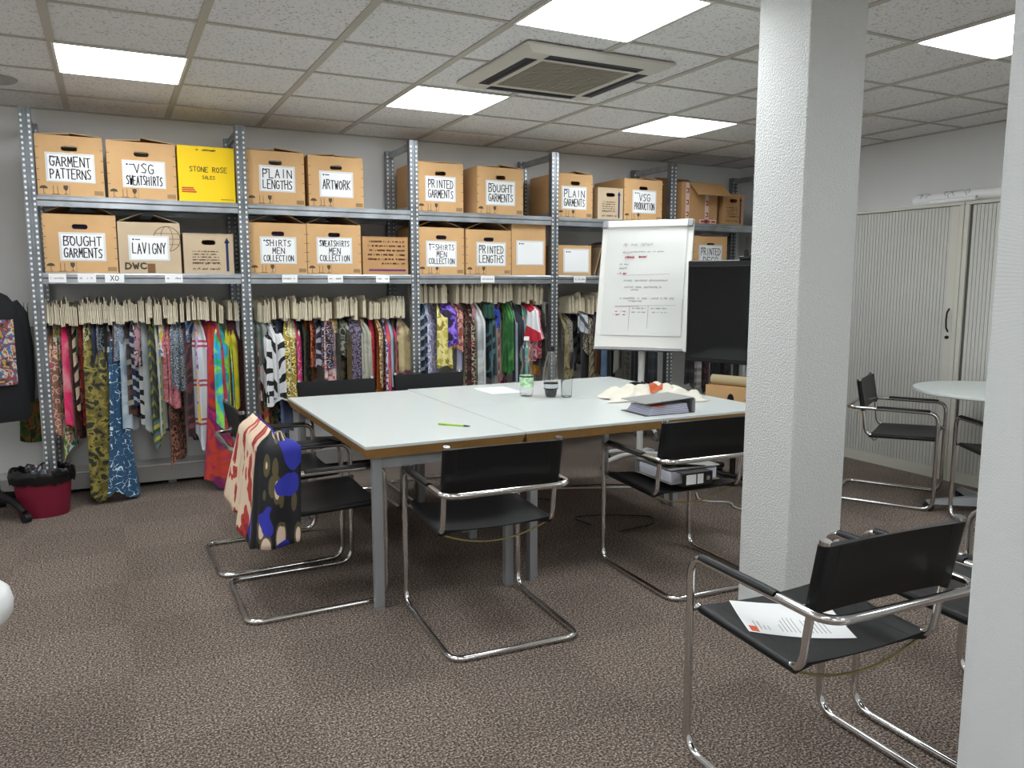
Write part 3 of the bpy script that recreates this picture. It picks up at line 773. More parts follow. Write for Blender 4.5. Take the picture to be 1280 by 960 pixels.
RAIL2 = [
    (0.816, 0.086, 0.85, 'solid', '98a098 707870', 'silver grey satin'),
    (0.868, 0.039, 0.244, 'camo', 'd0a890 1c5a4a b03828 302018', 'peach and green patterned'),
    (0.901, 0.141, 0.596, 'zebra', 'e4e4e4 0c0c0c', 'large black and white zebra'),
    (0.96, 0.044, 0.264, 'camo', '2a6a5a a8b060 c04830 181818', 'teal and olive patterned'),
    (0.997, 0.131, 0.578, 'zebra', 'e4e4e4 101010', 'second large black and white zebra'),
    (1.053, 0.039, 0.284, 'floral', '3a4030 90a088 181c14', 'olive leaf print'),
    (1.075, 0.039, 0.34, 'solid', '58688a 3a4868', 'blue grey'),
    (1.095, 0.088, 0.555, 'floral', 'd8b830 3a3a18 e8e0a8 a08828', 'yellow and olive floral'),
    (1.133, 0.1, 0.609, 'dots', 'd8d0a0 e4deba c8bc88', 'cream lace'),
    (1.17, 0.045, 1.138, 'floral', 'd84090 f0a0c8 802050', 'bright pink floral'),
    (1.198, 0.051, 0.84, 'vine', 'd02870 f0d0d8 c02060', 'magenta and white'),
    (1.221, 0.04, 0.735, 'zebra', '141c18 2a4838', 'black and green lined'),
    (1.244, 0.04, 0.723, 'floral', '5a4028 3a5030 201814', 'brown and green print'),
    (1.272, 0.04, 0.709, 'camo', '6a3018 a86020 1c1410', 'brown and orange print'),
    (1.301, 0.051, 0.818, 'floral', 'd05020 e89060 a03018', 'orange red floral'),
    (1.335, 0.046, 0.811, 'zebra', '201824 b0a8b8', 'black and lilac lined'),
    (1.37, 0.063, 0.797, 'vine', '161c3c d09040 c0c0d0', 'navy and orange paisley'),
    (1.386, 0.09, 0.691, 'floral', 'd8b0a8 c06878 e0c8c0', 'pale pink rose print'),
    (1.446, 0.04, 1.063, 'solid', 'd87028 b85018', 'orange'),
    (1.481, 0.052, 1.044, 'floral', 'a8b860 e0d8b0 c08858', 'lime and cream'),
    (1.484, 0.08, 0.877, 'camo', '181c18 8a8a78 303428 606450', 'black and grey large print'),
    (1.499, 0.052, 0.673, 'camo', '3a3a20 1c1c12 5a5030', 'dark olive'),
    (1.547, 0.07, 0.67, 'solid', '5a4828 3a3018', 'olive brown'),
    (1.567, 0.08, 0.692, 'dots', '40384a 887890 282430', 'purple grey knit'),
    (1.632, 0.092, 0.688, 'tie', '9a9a88 b8b4a4 6a6c60', 'grey green silk'),
    (1.698, 0.035, 0.889, 'solid', 'd8a898 b88070', 'thin coral'),
    (1.716, 0.041, 0.703, 'zebra', '101010 d8b0b8', 'black and pink striped'),
    (1.74, 0.053, 0.689, 'dots', 'd02038 b01828 d84858', 'scarlet red'),
    (1.778, 0.036, 0.633, 'solid', 'e08828 c07018', 'amber orange'),
    (1.802, 0.053, 0.631, 'dots', 'c08030 2c160c f0d0a0', 'gold leopard'),
    (1.852, 0.077, 0.622, 'tie', 'e08850 c03060 d06848', 'peach to crimson'),
    (1.884, 0.048, 0.882, 'floral', '6088c0 502878 d0dcec', 'blue and purple'),
    (1.902, 0.054, 0.625, 'solid', 'b8d0e0 98b0c4', 'sky blue'),
    (1.934, 0.048, 0.85, 'stripe', '5a3a48 8a6058 302028', 'plum striped'),
    (1.956, 0.118, 0.719, 'tie', 'd8c898 c8b888 7a3850 d8ccaa', 'cream with mauve base'),
]
RAIL3 = [
    (2.026, 0.095, 0.715, 'stripe', '1c2030 98a4b0 2c3444', 'navy and pale grey'),
    (2.114, 0.049, 0.718, 'tie', '18788a 3a2070 1898b0', 'teal and violet'),
    (2.16, 0.049, 0.685, 'camo', '6a3a28 2088b0 181414', 'brown and blue'),
    (2.192, 0.061, 1.166, 'floral', 'c8c8e8 9088c8 e8e8f4', 'white and lilac'),
    (2.252, 0.121, 0.765, 'camo', 'c8b850 e8dc90 988828', 'gold yellow'),
    (2.258, 0.157, 0.924, 'bolt', '201e24 3a1c80 a078e8', 'dark grey with purple lightning'),
    (2.366, 0.068, 0.888, 'floral', 'd08870 e0b0a0 a05848', 'salmon'),
    (2.42, 0.05, 0.722, 'solid', 'a0a0b8 c0c0d4', 'grey lilac'),
    (2.448, 0.037, 0.86, 'stripe', 'c02848 e8b0c0 f0f0f0', 'red and pink striped'),
    (2.482, 0.069, 0.591, 'floral', '141010 802830 c0c0a0 40201c', 'black multicoloured'),
    (2.53, 0.056, 0.588, 'zebra', '281414 602828', 'brown maroon lined'),
    (2.54, 0.111, 0.587, 'tie', 'b8bcb8 d0d4d0 a0a4a4', 'plain light grey'),
    (2.565, 0.057, 1.046, 'solid', 'd0a0a4 b88088', 'dusty pink'),
    (2.621, 0.082, 1.126, 'solid', '1c4a3a 143428', 'short forest green'),
    (2.649, 0.07, 0.659, 'zebra', '0c1818 406870', 'black and teal lined'),
    (2.691, 0.063, 1.042, 'camo', '101830 2848c8 1c2860', 'navy with bright blue'),
    (2.734, 0.045, 0.622, 'solid', '8a9aa8 606c78', 'steel grey'),
    (2.755, 0.057, 0.653, 'solid', 'b0a090 8a7a6a', 'taupe'),
    (2.791, 0.057, 1.13, 'stripe', 'a03070 e0a0b0 601840', 'magenta striped'),
    (2.82, 0.077, 0.682, 'tie', '3a8a40 2a6a30 60a858', 'leaf green'),
    (2.893, 0.071, 0.593, 'solid', '14181f 262c3a', 'black navy'),
    (2.936, 0.045, 0.577, 'solid', '98a8b4 c0c8cc', 'pale steel'),
    (2.981, 0.071, 0.608, 'tie', '50b0a0 70c0b0 d04060', 'teal to pink'),
    (3.001, 0.166, 0.943, 'bolt2', 'e0306a e8e8e8 c82038', 'hot pink and white'),
    (3.107, 0.078, 0.781, 'camo', 'd05068 b0a0a0 a02030', 'rose and grey'),
    (3.13, 0.059, 0.646, 'camo', 'd07818 e0a030 301c10', 'orange and black'),
    (3.142, 0.09, 0.722, 'plaid', '30302c 44443e 20201e', 'charcoal check'),
]
RAIL4 = [
    (3.36, 0.073, 0.837, 'dots', 'd8d4c8 282420 a8a090', 'white and black leopard'),
    (3.391, 0.06, 0.592, 'camo', '9a8a58 c0b488 706238', 'olive and cream'),
    (3.43, 0.047, 0.672, 'solid', '181c28 2a3040', 'dark navy'),
    (3.462, 0.047, 0.718, 'zebra', '606064 1c1c20', 'grey and black lined'),
    (3.493, 0.08, 0.988, 'stripe', 'b8bcc0 505860 d0d4d8', 'grey and white diagonal striped'),
    (3.549, 0.074, 0.816, 'dots', '8a8270 302c28 b0a890', 'taupe animal print'),
    (3.581, 0.061, 0.581, 'solid', '3c3c3c 2a2a2a', 'charcoal'),
    (3.629, 0.061, 0.744, 'stripe', 'a89878 786850 c0b090', 'beige striped'),
    (3.686, 0.061, 0.976, 'solid', '6c5c64 564850', 'mauve grey'),
    (3.71, 0.041, 0.63, 'solid', '9a6a40 7a5030', 'caramel brown'),
    (3.759, 0.048, 0.599, 'solid', '7088a8 506888', 'denim blue'),
    (3.825, 0.055, 0.596, 'solid', '141414 202020', 'plain black'),
    (3.909, 0.055, 0.648, 'dots', 'c8c4bc 807c74 a09c94', 'stone grey flecked'),
    (3.993, 0.062, 0.516, 'floral', '141414 585448 2c2c28', 'black and khaki print'),
    (4.095, 0.056, 0.51, 'solid', '1c1c20 101014', 'long plain black'),
    (4.296, 0.064, 0.498, 'plaid', '26282c 3c4046 181a1c', 'dark grey check'),
    (4.393, 0.057, 0.507, 'solid', '101214 1a1c20', 'coal black'),
]
RAIL5 = [
    (4.629, 0.072, 0.479, 'plaid', '2c2c2e 48484c 1c1c1e', 'dark grid check'),
    (4.721, 0.087, 0.458, 'plaid', 'b8b4b0 6c6864 8c8884', 'pale grey check'),
    (4.815, 0.066, 0.438, 'floral', '30181c 583038 1c1014', 'dark wine print'),
    (4.928, 0.066, 0.416, 'solid', '17171a 0f0f12', 'inky black'),
    (5.083, 0.067, 0.391, 'floral', '241c20 40343a 141014', 'sooty plum print'),
]
YB = 5.74
card_cache = {}
def header(zb):
    """three-leaf cream header card with a hole for the rail"""
    t = MB()
    rc = random.Random(5+zb)
    for k in range(3):
        x = -.0085 + k*.0085; dz = rc.uniform(-.010, .012) + (.028 if rc.random() < .15 else 0); dy = rc.uniform(-.008, .008)
        t.box(x-.0026, x+.0026, YB-.165+dy, YB-.016, -.080, .045+dz)
        t.box(x-.0026, x+.0026, YB+.016, YB+.16, -.080, .045+dz)
        t.box(x-.0026, x+.0026, YB-.016, YB+.016, .0145, .045+dz)
        t.box(x-.0026, x+.0026, YB-.016, YB+.016, -.080, -.03)
    for p_ in range(len(t.v)): t.v[p_] = (t.v[p_][0], t.v[p_][1]-YB, t.v[p_][2])
    return t.mesh('header_card', M_CREAM)
HCARDS = [header(k) for k in range(4)]
rs = random.Random(21)
def swatch(x, wv, zb, pat, cols, label, zbar, group):
    wide = wv > .062
    T = thing('fabric_length', label, 'fabric', (x, YB, zbar), 0, group)
    hc = put('header_card', HCARDS[rs.randrange(4)], T, (0, 0, rs.uniform(-.010, .008)), (rs.gauss(0, .05), 0, rs.uniform(-.05, .05)))
    z_top = -.083 if wv <= .062 else -.083 + rs.uniform(0, .03)
    if not wide and rs.random() < .55: zb = min(zb, rs.uniform(.38, .62))
    L = (zbar+z_top) - zb
    phi = math.atan2(x, YB)
    flare = wv > .16
    if wide:
        wc = max(wv*1.08, .10); hw0, hw1 = wc*.42, wc*.52
        if flare: hw0, hw1 = .05, wc*.56
        th = phi + rs.choice((1, 1, -1))*rs.uniform(1.0, 1.35); fwd = -.19 if wv > .12 else rs.uniform(-.17, -.12); thick = .010
    else:
        wc = rs.uniform(.19, .25); hw0, hw1 = wc*.46, wc*.52
        th = phi + .36 + rs.uniform(-.05, .05); fwd = rs.uniform(-.12, -.04); thick = max(.007, min(.013, wv*.2))
    nu, nv = 15, 9
    ph = rs.uniform(0, 6); kf = rs.uniform(1.2, 2.4) if not wide else rs.uniform(1.5, 3.5); amp = rs.uniform(.006, .012) if not wide else rs.uniform(.008, .018)
    slant = rs.uniform(-.10, .10)*L*.8
    corner = rs.random() < .35
    vs_ = []; uvl = []
    for j in range(nv):
        v = j/(nv-1); ease = min(1, v/.22); ease = ease*ease*(3-2*ease)
        hw = hw0 + (hw1-hw0)*(v**.8 if not flare else v**2.2)
        a = th*ease if wide else th
        ca, sa = math.cos(a), math.sin(a)
        for i in range(2*nu-2):
            side = 1 if i < nu else -1
            q = i if i < nu else 2*nu-2-i
            u = -1 + 2*q/(nu-1)
            c = amp*math.sin(kf*PI*u + ph + v*1.2)*(.3+.7*v)
            tt = thick*(1-abs(u)**3)*(.5+.5*v)
            if side < 0: c -= tt
            else: c += tt
            ly, lx = u*hw, c
            zz = z_top - v*L + v*slant*u*.5 + (.03*L*math.cos(u*3+ph) if j == nv-1 else 0)
            if corner and wide: zz -= .10*L*(1-abs(u))*v - .06*L
            X = lx*ca + ly*sa; Y = -lx*sa + ly*ca
            uvl.append((ly + (.9 if side < 0 else 0), zz))
            vs_.append((X, Y + fwd*ease*(1 if wide else 1), max(zz, -zbar+.02)))
    n = 2*nu-2; fs = []
    for j in range(nv-1):
        for i in range(n):
            k = (i+1) % n; fs.append((j*n+i, j*n+k, (j+1)*n+k, (j+1)*n+i))
    t = MB(); t.add(vs_, fs); t.uv = uvl
    t.build('fabric', print_mat(pat, cols), T, smooth=math.radians(80))
    return T
RAILS = [(RAIL1, -.42, .78, 1.232, 'leftmost'), (RAIL2, .87, 1.96, 1.225, 'second'), (RAIL3, 2.05, 3.12, 1.330, 'third'),
         (RAIL4, 3.21, 4.27, 1.232, 'fourth'), (RAIL5, 4.37, 5.42, 1.225, 'fifth')]
for rows, xa, xb, zbar, nm in RAILS:
    R_ = thing('clothes_rail', {'leftmost': 'white wheeled clothes rail under the leftmost shelving bay', 'second': 'white wheeled clothes rail under the second shelving bay',
               'third': 'white wheeled clothes rail under the third shelving bay, hung highest', 'fourth': 'white wheeled clothes rail behind the flipchart',
               'fifth': 'white wheeled clothes rail behind the television'}[nm], 'clothes rail', (0, 0, 0), 0, 'clothes rails under the shelving')
    t = MB(); t.tube([(xa, YB, zbar), (xb, YB, zbar)], .0125, 10); t.build('rail_bar', M_CHROME, R_)
    for x in (xa, xb):
        t = MB(); t.tube([(x, YB, .105), (x, YB, zbar+.013)], .0135, 10); t.build('upright', M_WHITEM, R_)
        t = MB(); t.tube(fillet([(x, 5.585, .075), (x, 5.62, .105), (x, 5.86, .105), (x, 5.895, .075)], .03), .016, 10); ft = t.build('foot_bar', M_WHITEM, R_)
        for y in (5.58, 5.89):
            t = MB(); t.tube([(x-.011, y, .027), (x+.011, y, .027)], .027, 14); t.tube([(x, y, .03), (x, y+(.005 if y < 5.7 else -.005), .085)], .012, 8); t.build('castor', M_CASTOR, ft)
    # keep every length at least 21 mm from its neighbour on the bar
    X = [r[0] for r in rows]
    lo, hi = xa+.03, xb-.03
    for it in range(60):
        for k in range(len(X)-1):
            dlt = .0235-(X[k+1]-X[k])
            if dlt > 0: X[k] -= dlt/2; X[k+1] += dlt/2
        X = [min(max(q, lo+.0232*i), hi-.0232*(len(X)-1-i)) for i, q in enumerate(X)]
    for k, (r, x) in enumerate(zip(rows, X)):
        swatch(x, r[1], r[2], r[3], r[4], '%s fabric length, %s from left on the %s clothes rail' % (r[5], ordinal(k+1), nm), zbar, 'fabric lengths on the %s clothes rail' % nm)

# two lengths hung beside the left shelving post
for nm, x, y, z0, z1, hw, m in (('pale grey garment hanging beside the leftmost shelving post', -.475, 5.95, 1.12, .66, .07, print_mat('solid', 'b0b0ae 8c8c8a')),
                             ('dark green patterned garment hanging low beside the leftmost post', -.50, 6.02, .70, .36, .08, print_mat('camo', '1c4a24 3a5a20 8a5a28 123018'))):
    T = thing('hanging_garment', nm, 'garment', (x, y, z1), 0)
    t = MB()
    def fn(i, j, hw=hw, H=z0-z1):
        a = 2*PI*i/20; v = j/7
        return (hw*(1-.25*v)*math.cos(a), .016*math.sin(a) + .008*math.sin(3*a+v), v*H + (.01*math.cos(2*a) if j == 0 else 0))
    t.grid(20, 8, fn, True); t.uv = [(p[0]*2, p[2]) for p in t.v]; t.build('cloth', m, T, smooth=math.radians(80))
    t = MB(); t.tube([(0, 0, z0-z1-.01), (0, 0, 1.25-z1), (0, .02, 1.27-z1), (0, 6.08-y, 1.27-z1)], .003, 6); t.build('hanger_wire', M_CHROME, T)

# ---------------------------------------------------------- dress form with black sweatshirt (left edge)
D = thing('dress_form', 'black wheeled dress form stand at the left picture edge', 'dress form', (-.665, 5.50, 0))
for k in range(5):
    a = 2*PI*k/5 + .35
    t = MB(); t.tube([(.02*math.cos(a), .02*math.sin(a), .13), (.14*math.cos(a), .14*math.sin(a), .115), (.24*math.cos(a), .24*math.sin(a), .06)], [.024, .022, .016], 10)
    lg = t.build('base_leg', M_BLACKP, D)
    t = MB(); ca, sa = math.cos(a+PI/2), math.sin(a+PI/2); cx, cy = .25*math.cos(a), .25*math.sin(a)
    t.tube([(cx-.018*ca, cy-.018*sa, .028), (cx+.018*ca, cy+.018*sa, .028)], .028, 14); t.build('castor', M_BLACKP, lg)
t = MB(); t.tube([(0, 0, .10), (0, 0, .62)], .016, 12); t.build('pole', M_BLACKP, D)
t = MB(); t.lathe([(0, .60), (.10, .61), (.15, .66), (.145, .80), (.12, .95), (.15, 1.12), (.165, 1.22), (.12, 1.30), (.055, 1.34), (.05, 1.38), (0, 1.385)], 24)
for i, p in enumerate(t.v): t.v[i] = (p[0], p[1]*.68, p[2])
t.build('torso', mat('form_linen', '2a2a2c', .8), D)
S = thing('sweatshirt', 'black sweatshirt with colourful picture print on the dress form', 'sweatshirt', (-.665, 5.50, .59))
t = MB()
prof = [(.195, .0), (.205, .04), (.20, .2), (.195, .4), (.19, .55), (.18, .66), (.13, .735), (.075, .765), (.06, .785)]
def fn(i, j):
    a = 2*PI*i/40; r, z = prof[j]
    return (r*math.cos(a)*1.0, r*.66*math.sin(a)+.008*math.sin(5*a)*(1-j/8), z)
t.grid(40, len(prof), fn, True); t.build('shirt_body', mat('black_jersey', '121316', .85, bump=.2, bscale=20, bdist=.01), S, smooth=math.radians(80))
for s in (-1, 1):
    t = MB(); t.tube([(s*.13, .02, .68), (s*.17, .03, .62), (s*.195, .04, .42), (s*.195, .045, .22), (s*.19, .05, .10)], [.055, .055, .045, .040, .034], 14); t.build('sleeve', MATS['black_jersey'], S, smooth=math.radians(80))
t = MB()
def fn(i, j):
    u = -1+2*i/16; v = j/10; z = .22+v*.38
    r = .205; a = -PI/2 + u*.86
    return ((r+.004)*math.cos(a), (r*.66+.010)*math.sin(a)-.004, z)
t.grid(17, 11, fn); t.uv = [(p[0]*1.2, p[2]*1.2) for p in t.v]; t.build('picture_print', print_mat('camo', '20404a b0683c c8b8a0 406890 903830 183030 b08850'), S, smooth=math.radians(80))

# ---------------------------------------------------------- waste bin
Bn = thing('waste_bin', 'dark red tapered waste bin with black bin liner', 'waste bin', (-.425, 5.53-.075, 0))
prof = [(0, 0), (.118, 0), (.124, .012), (.150, .285), (.146, .285), (.120, .02), (0, .018)]
t = MB(); t.lathe(prof, 36)
for i, p in enumerate(t.v): t.v[i] = (p[0]*1.08, p[1]*.80, p[2])
t.build('bin_body', mat('burgundy_plastic', '7a1830', .5), Bn)
rl = random.Random(4); t = MB()
lp = [(.108, .03), (.132, .20), (.141, .284), (.152, .292), (.163, .280), (.166, .245), (.160, .205)]
off = [[rl.uniform(-.004, .004) for _ in range(48)] for _ in lp]
def fn(i, j):
    a = 2*PI*i/48; r, z = lp[j]; r += off[j][i]*(0 if j < 2 else 1); z += (off[j][(i*7) % 48]*2.6 if j > 1 else 0)
    return (r*1.08*math.cos(a), r*.80*math.sin(a), z)
t.grid(48, len(lp), fn, True); t.lathe([(0, .06), (.10, .06)], 20)
t.build('bin_liner', mat('black_bin_liner', '0c0c0e', .22, spec=.6), Bn, smooth=math.radians(60))

# ============================================================ TABLES
def table(x0, x1, y0, y1, label, legs, zt=.728):
    T = thing('meeting_table', label, 'table', ((x0+x1)/2, (y0+y1)/2, 0), 0, 'white meeting tables pushed together')
    w, d = (x1-x0)/2, (y1-y0)/2
    t = MB(); t.cbox(-w, w, -d, d, zt-.013, zt, .0012); t.build('table_top', M_LAMIN, T, smooth=None)
    t = MB()   # bevelled brown board below the laminate
    a = [(-w, -d), (w, -d), (w, d), (-w, d)]; k = .012
    b_ = [(-w+k, -d+k), (w-k, -d+k), (w-k, d-k), (-w+k, d-k)]
    t.add([(p[0], p[1], zt-.0135) for p in a] + [(p[0], p[1], zt-.054) for p in b_], [(0, 3, 7, 4)[::-1], (0, 1, 5, 4)[::-1], (1, 2, 6, 5)[::-1], (2, 3, 7, 6)[::-1], (4, 5, 6, 7)[::-1], (0, 1, 2, 3)])
    t.build('board_edge', M_EDGE, T, smooth=None)
    ix, iy = w-.062, d-.055
    for sx in (-1, 1):
        for sy in (-1, 1):
            t = MB(); t.cbox(sx*ix-.020, sx*ix+.020, sy*iy-.020, sy*iy+.020, .012, zt-.054, .003); lg = t.build('leg', M_GREYM, T, smooth=None)
            t = MB(); t.box(sx*ix-.019, sx*ix+.019, sy*iy-.019, sy*iy+.019, 0, .012); t.build('foot_cap', M_GREYM, lg, smooth=None)
    for s in (-1, 1):      # rails on the short sides only, one beam under the middle
        t = MB()
        if w < d: t.box(-ix+.02, ix-.02, s*iy-.013, s*iy+.013, zt-.106, zt-.056)
        else: t.box(s*ix-.013, s*ix+.013, -iy+.02, iy-.02, zt-.106, zt-.056)
        t.build('frame_rail', M_GREYM, T, smooth=None)
    t = MB()
    if w < d: t.box(-.02, .02, -iy, iy, zt-.085, zt-.055)
    else: t.box(-ix, ix, -.02, .02, zt-.085, zt-.055)
    t.build('centre_beam', M_GREYM, T, smooth=None)
    return T
table(.905, 1.652, 3.12, 4.70, 'white meeting table standing crosswise at the left end', 4)
table(1.658, 3.170, 3.125, 3.925, 'front right white meeting table carrying the binder', 4)
table(1.658, 3.190, 3.930, 4.735, 'rear right white meeting table carrying the bottles', 4)

# ============================================================ CANTILEVER CHAIRS (front = +y)
a_, DD, HA, DA = .267, .59, .614, .519
TR = .0122
def seat_z(x, y):
    u = max(-1, min(1, x/.236)); j = max(0, min(1, (-.012-y)/.375))
    sag = .004 + .018*math.sin(PI*(.15+.7*j))
    return .448 + (y-.005)/.41*.014 + .0125 - sag*(1-u*u)
def make_chair():
    T = thing('cantilever_chair', 'x', 'chair', (0, 0, 0), 0, 'black leather cantilever chairs')
    pts = [(0, -DD, TR), (-a_, -DD, TR), (-a_, 0, TR), (-a_, 0, HA), (-a_, -DA, HA), (0, -DA, HA)]
    half = fillet(pts, {1: .06, 2: .075, 3: .062, 4: .07}, 7)
    other = [Vector((-p.x, p.y, p.z)) for p in half[1:-1]][::-1]
    t = MB(); t.tube(half + other, TR, 12, closed=True); t.build('tube_frame', M_CHROME, T)
    bx_ = .236
    # seat tube: short stub at each front leg, rails back, up into back posts
    for s in (-1, 1):
        x = s*bx_
        t = MB()
        t.tube(fillet([(x, .005, .448), (x, -.405, .434), (x, -.428, .60), (x, -.462, .785)], {1: .055, 2: .3}, 8), .0110, 12)
        t.build('seat_tube', M_CHROME, T)
        t = MB(); t.tube([(x, -.004, .447), (s*a_, -.004, .447)], .007, 8); t.build('leg_bolt', M_CHROME, T)
        t = MB(); t.tube([(x, -.428, HA), (s*a_, -.428, HA)], .009, 8); t.tube([(x, -.4285, HA-.022), (x, -.431, HA-.004)], .0145, 12); t.build('arm_clamp', M_BLACKP, T)
        t = MB(); t.tube([(x, -.4618, .783), (x, -.4636, .793)], .0145, 12); t.build('post_cap', M_CHROME, T)
        # arm pad: sleeve over the top of the arm
        t = MB()
        def fn(i, j, s=s):
            a = PI*.03 + PI*.94*i/12; y = -.045 - .30*j/10
            e = 1 if 0 < j < 10 else .93
            return (s*a_ + .0165*e*math.cos(a), y, HA + .0165*e*math.sin(a) + .001)
        t.grid(13, 11, fn)
        t.build('arm_pad', M_LEATHER, T, smooth=math.radians(80))
    # seat sling
    def seat_loop(y, sag):
        P = []; w = bx_; zr = .448 + (y-.005)/(.41)*.014
        for k in range(17):
            u = -1+2*k/16; P.append((u*w, y, zr + .0125 - sag*(1-u*u)))
        for k in range(1, 6):
            a = PI/2 - PI*k/6; P.append((w + .0125*math.cos(a), y, zr + .0125*math.sin(a)))
        P.append((w-.004, y, zr-.0125)); P.append((w-.06, y, zr+.0125-sag*.3-.010))
        P.append((0, y, zr+.0125-sag-.004))
        P.append((-w+.06, y, zr+.0125-sag*.3-.010)); P.append((-w+.004, y, zr-.0125))
        for k in range(1, 6):
            a = -PI/2 - PI*k/6; P.append((-w + .0125*math.cos(a), y, zr + .0125*math.sin(a)))
        return P
    loops = [seat_loop(-.012 - .375*j/8, .004 + .018*math.sin(PI*(.15+.7*j/8))) for j in range(9)]
    t = MB(); n = len(loops[0]); t.grid(n, 9, lambda i, j: loops[j][i], True)
    t.add(loops[0], [tuple(range(n))]); t.add(loops[-1], [tuple(range(n-1, -1, -1))])
    st = t.build('seat_sling', M_LEATHER, T)
    for s in (-1, 1):
        t = MB(); t.grid(2, 12, lambda i, j, s=s: (s*.182-.0014+.0028*i, -.386+.372*j/11, seat_z(s*.182, -.386+.372*j/11)+.0009)); t.build('seam', M_BLACKP, st, smooth=None)
    # back sling between posts
    def back_loop(f):
        z = .602 + (.781-.602)*f; y = -.4285 - (.0335)*max(0, (z-.60)/.185)
        P = []; w = bx_; r = .0165; n = 14
        for k in range(n+1):
            u = -1+2*k/n; P.append((u*w, y - r - .0 + .010*(1-u*u), z))
        for k in range(1, 6):
            a = -PI/2 + PI*k/6; P.append((w + r*math.cos(a), y + r*math.sin(a), z))
        for k in range(n+1):
            u = 1-2*k/n; P.append((u*w, y + r - .004*abs(u) - .012*(1-u*u), z))
        for k in range(1, 6):
            a = PI/2 + PI*k/6; P.append((-w + r*math.cos(a), y + r*math.sin(a), z))
        return P
    loops = [back_loop(j/6) for j in range(7)]
    t = MB(); n = len(loops[0]); t.grid(n, 7, lambda i, j: loops[j][i], True)
    t.add(loops[0], [tuple(range(n-1, -1, -1))]); t.add(loops[-1], [tuple(range(n))])
    bk = t.build('back_sling', M_LEATHER, T)
    for s in (-1, 1):
        t = MB(); x = s*.198
        t.add([(x-.0016, -.4425, .604), (x+.0016, -.4425, .604), (x+.0016, -.4755, .780), (x-.0016, -.4755, .780)] + [(x-.0016, -.4395, .604), (x+.0016, -.4395, .604), (x+.0016, -.4725, .780), (x-.0016, -.4725, .780)],
              [(0, 1, 2, 3), (7, 6, 5, 4), (0, 4, 5, 1), (2, 6, 7, 3), (1, 5, 6, 2), (0, 3, 7, 4)])
        t.build('seam', M_BLACKP, bk, smooth=None)
    # thin bowed wire under the seat
    t = MB(); t.tube([(bx_*(-1+2*k/14), -.375, .428 - .055*(1-(-1+2*k/14)**2)) for k in range(15)], .0036, 8)
    t.build('tension_wire', mat('brass_wire', '9a8c5c', .3, .9), T)
    return T
ch0 = make_chair()
CHAIRS = [
 ((1.349, 3.140), -.049, 'black leather cantilever chair at the front of the table, under the green pen'),
 ((2.425, 3.227), -.036, 'black leather cantilever chair with binders lying on its seat'),
 ((1.738, 1.730), -.040, 'black leather cantilever chair in the foreground with a printed sheet'),
 ((2.388, 1.675), -.017, 'black leather cantilever chair half hidden by the near right pillar'),
 ((1.019, 3.511), -1.561, 'black leather cantilever chair with the patterned scarf over its back'),
 ((.983, 4.127), -1.539, 'black leather cantilever chair behind the one carrying the scarf'),
 ((1.267, 4.52), PI, 'black leather cantilever chair behind the table, left one'),
 ((1.93, 4.62), PI, 'black leather cantilever chair behind the table, right one'),
 ((4.667, 3.166), -2.616, 'black leather cantilever chair in front of the tambour cabinet'),
 ((4.672, 2.792), -.50, 'black leather cantilever chair at the round table, mostly behind the pillar'),
]
for k, (p, rz, lab) in enumerate(CHAIRS):
    if k == 0:
        ch0.location = (p[0], p[1], 0); ch0.rotation_euler = (0, 0, rz); ch0['label'] = lab
    else: dup(ch0, lab, (p[0], p[1], 0), rz)

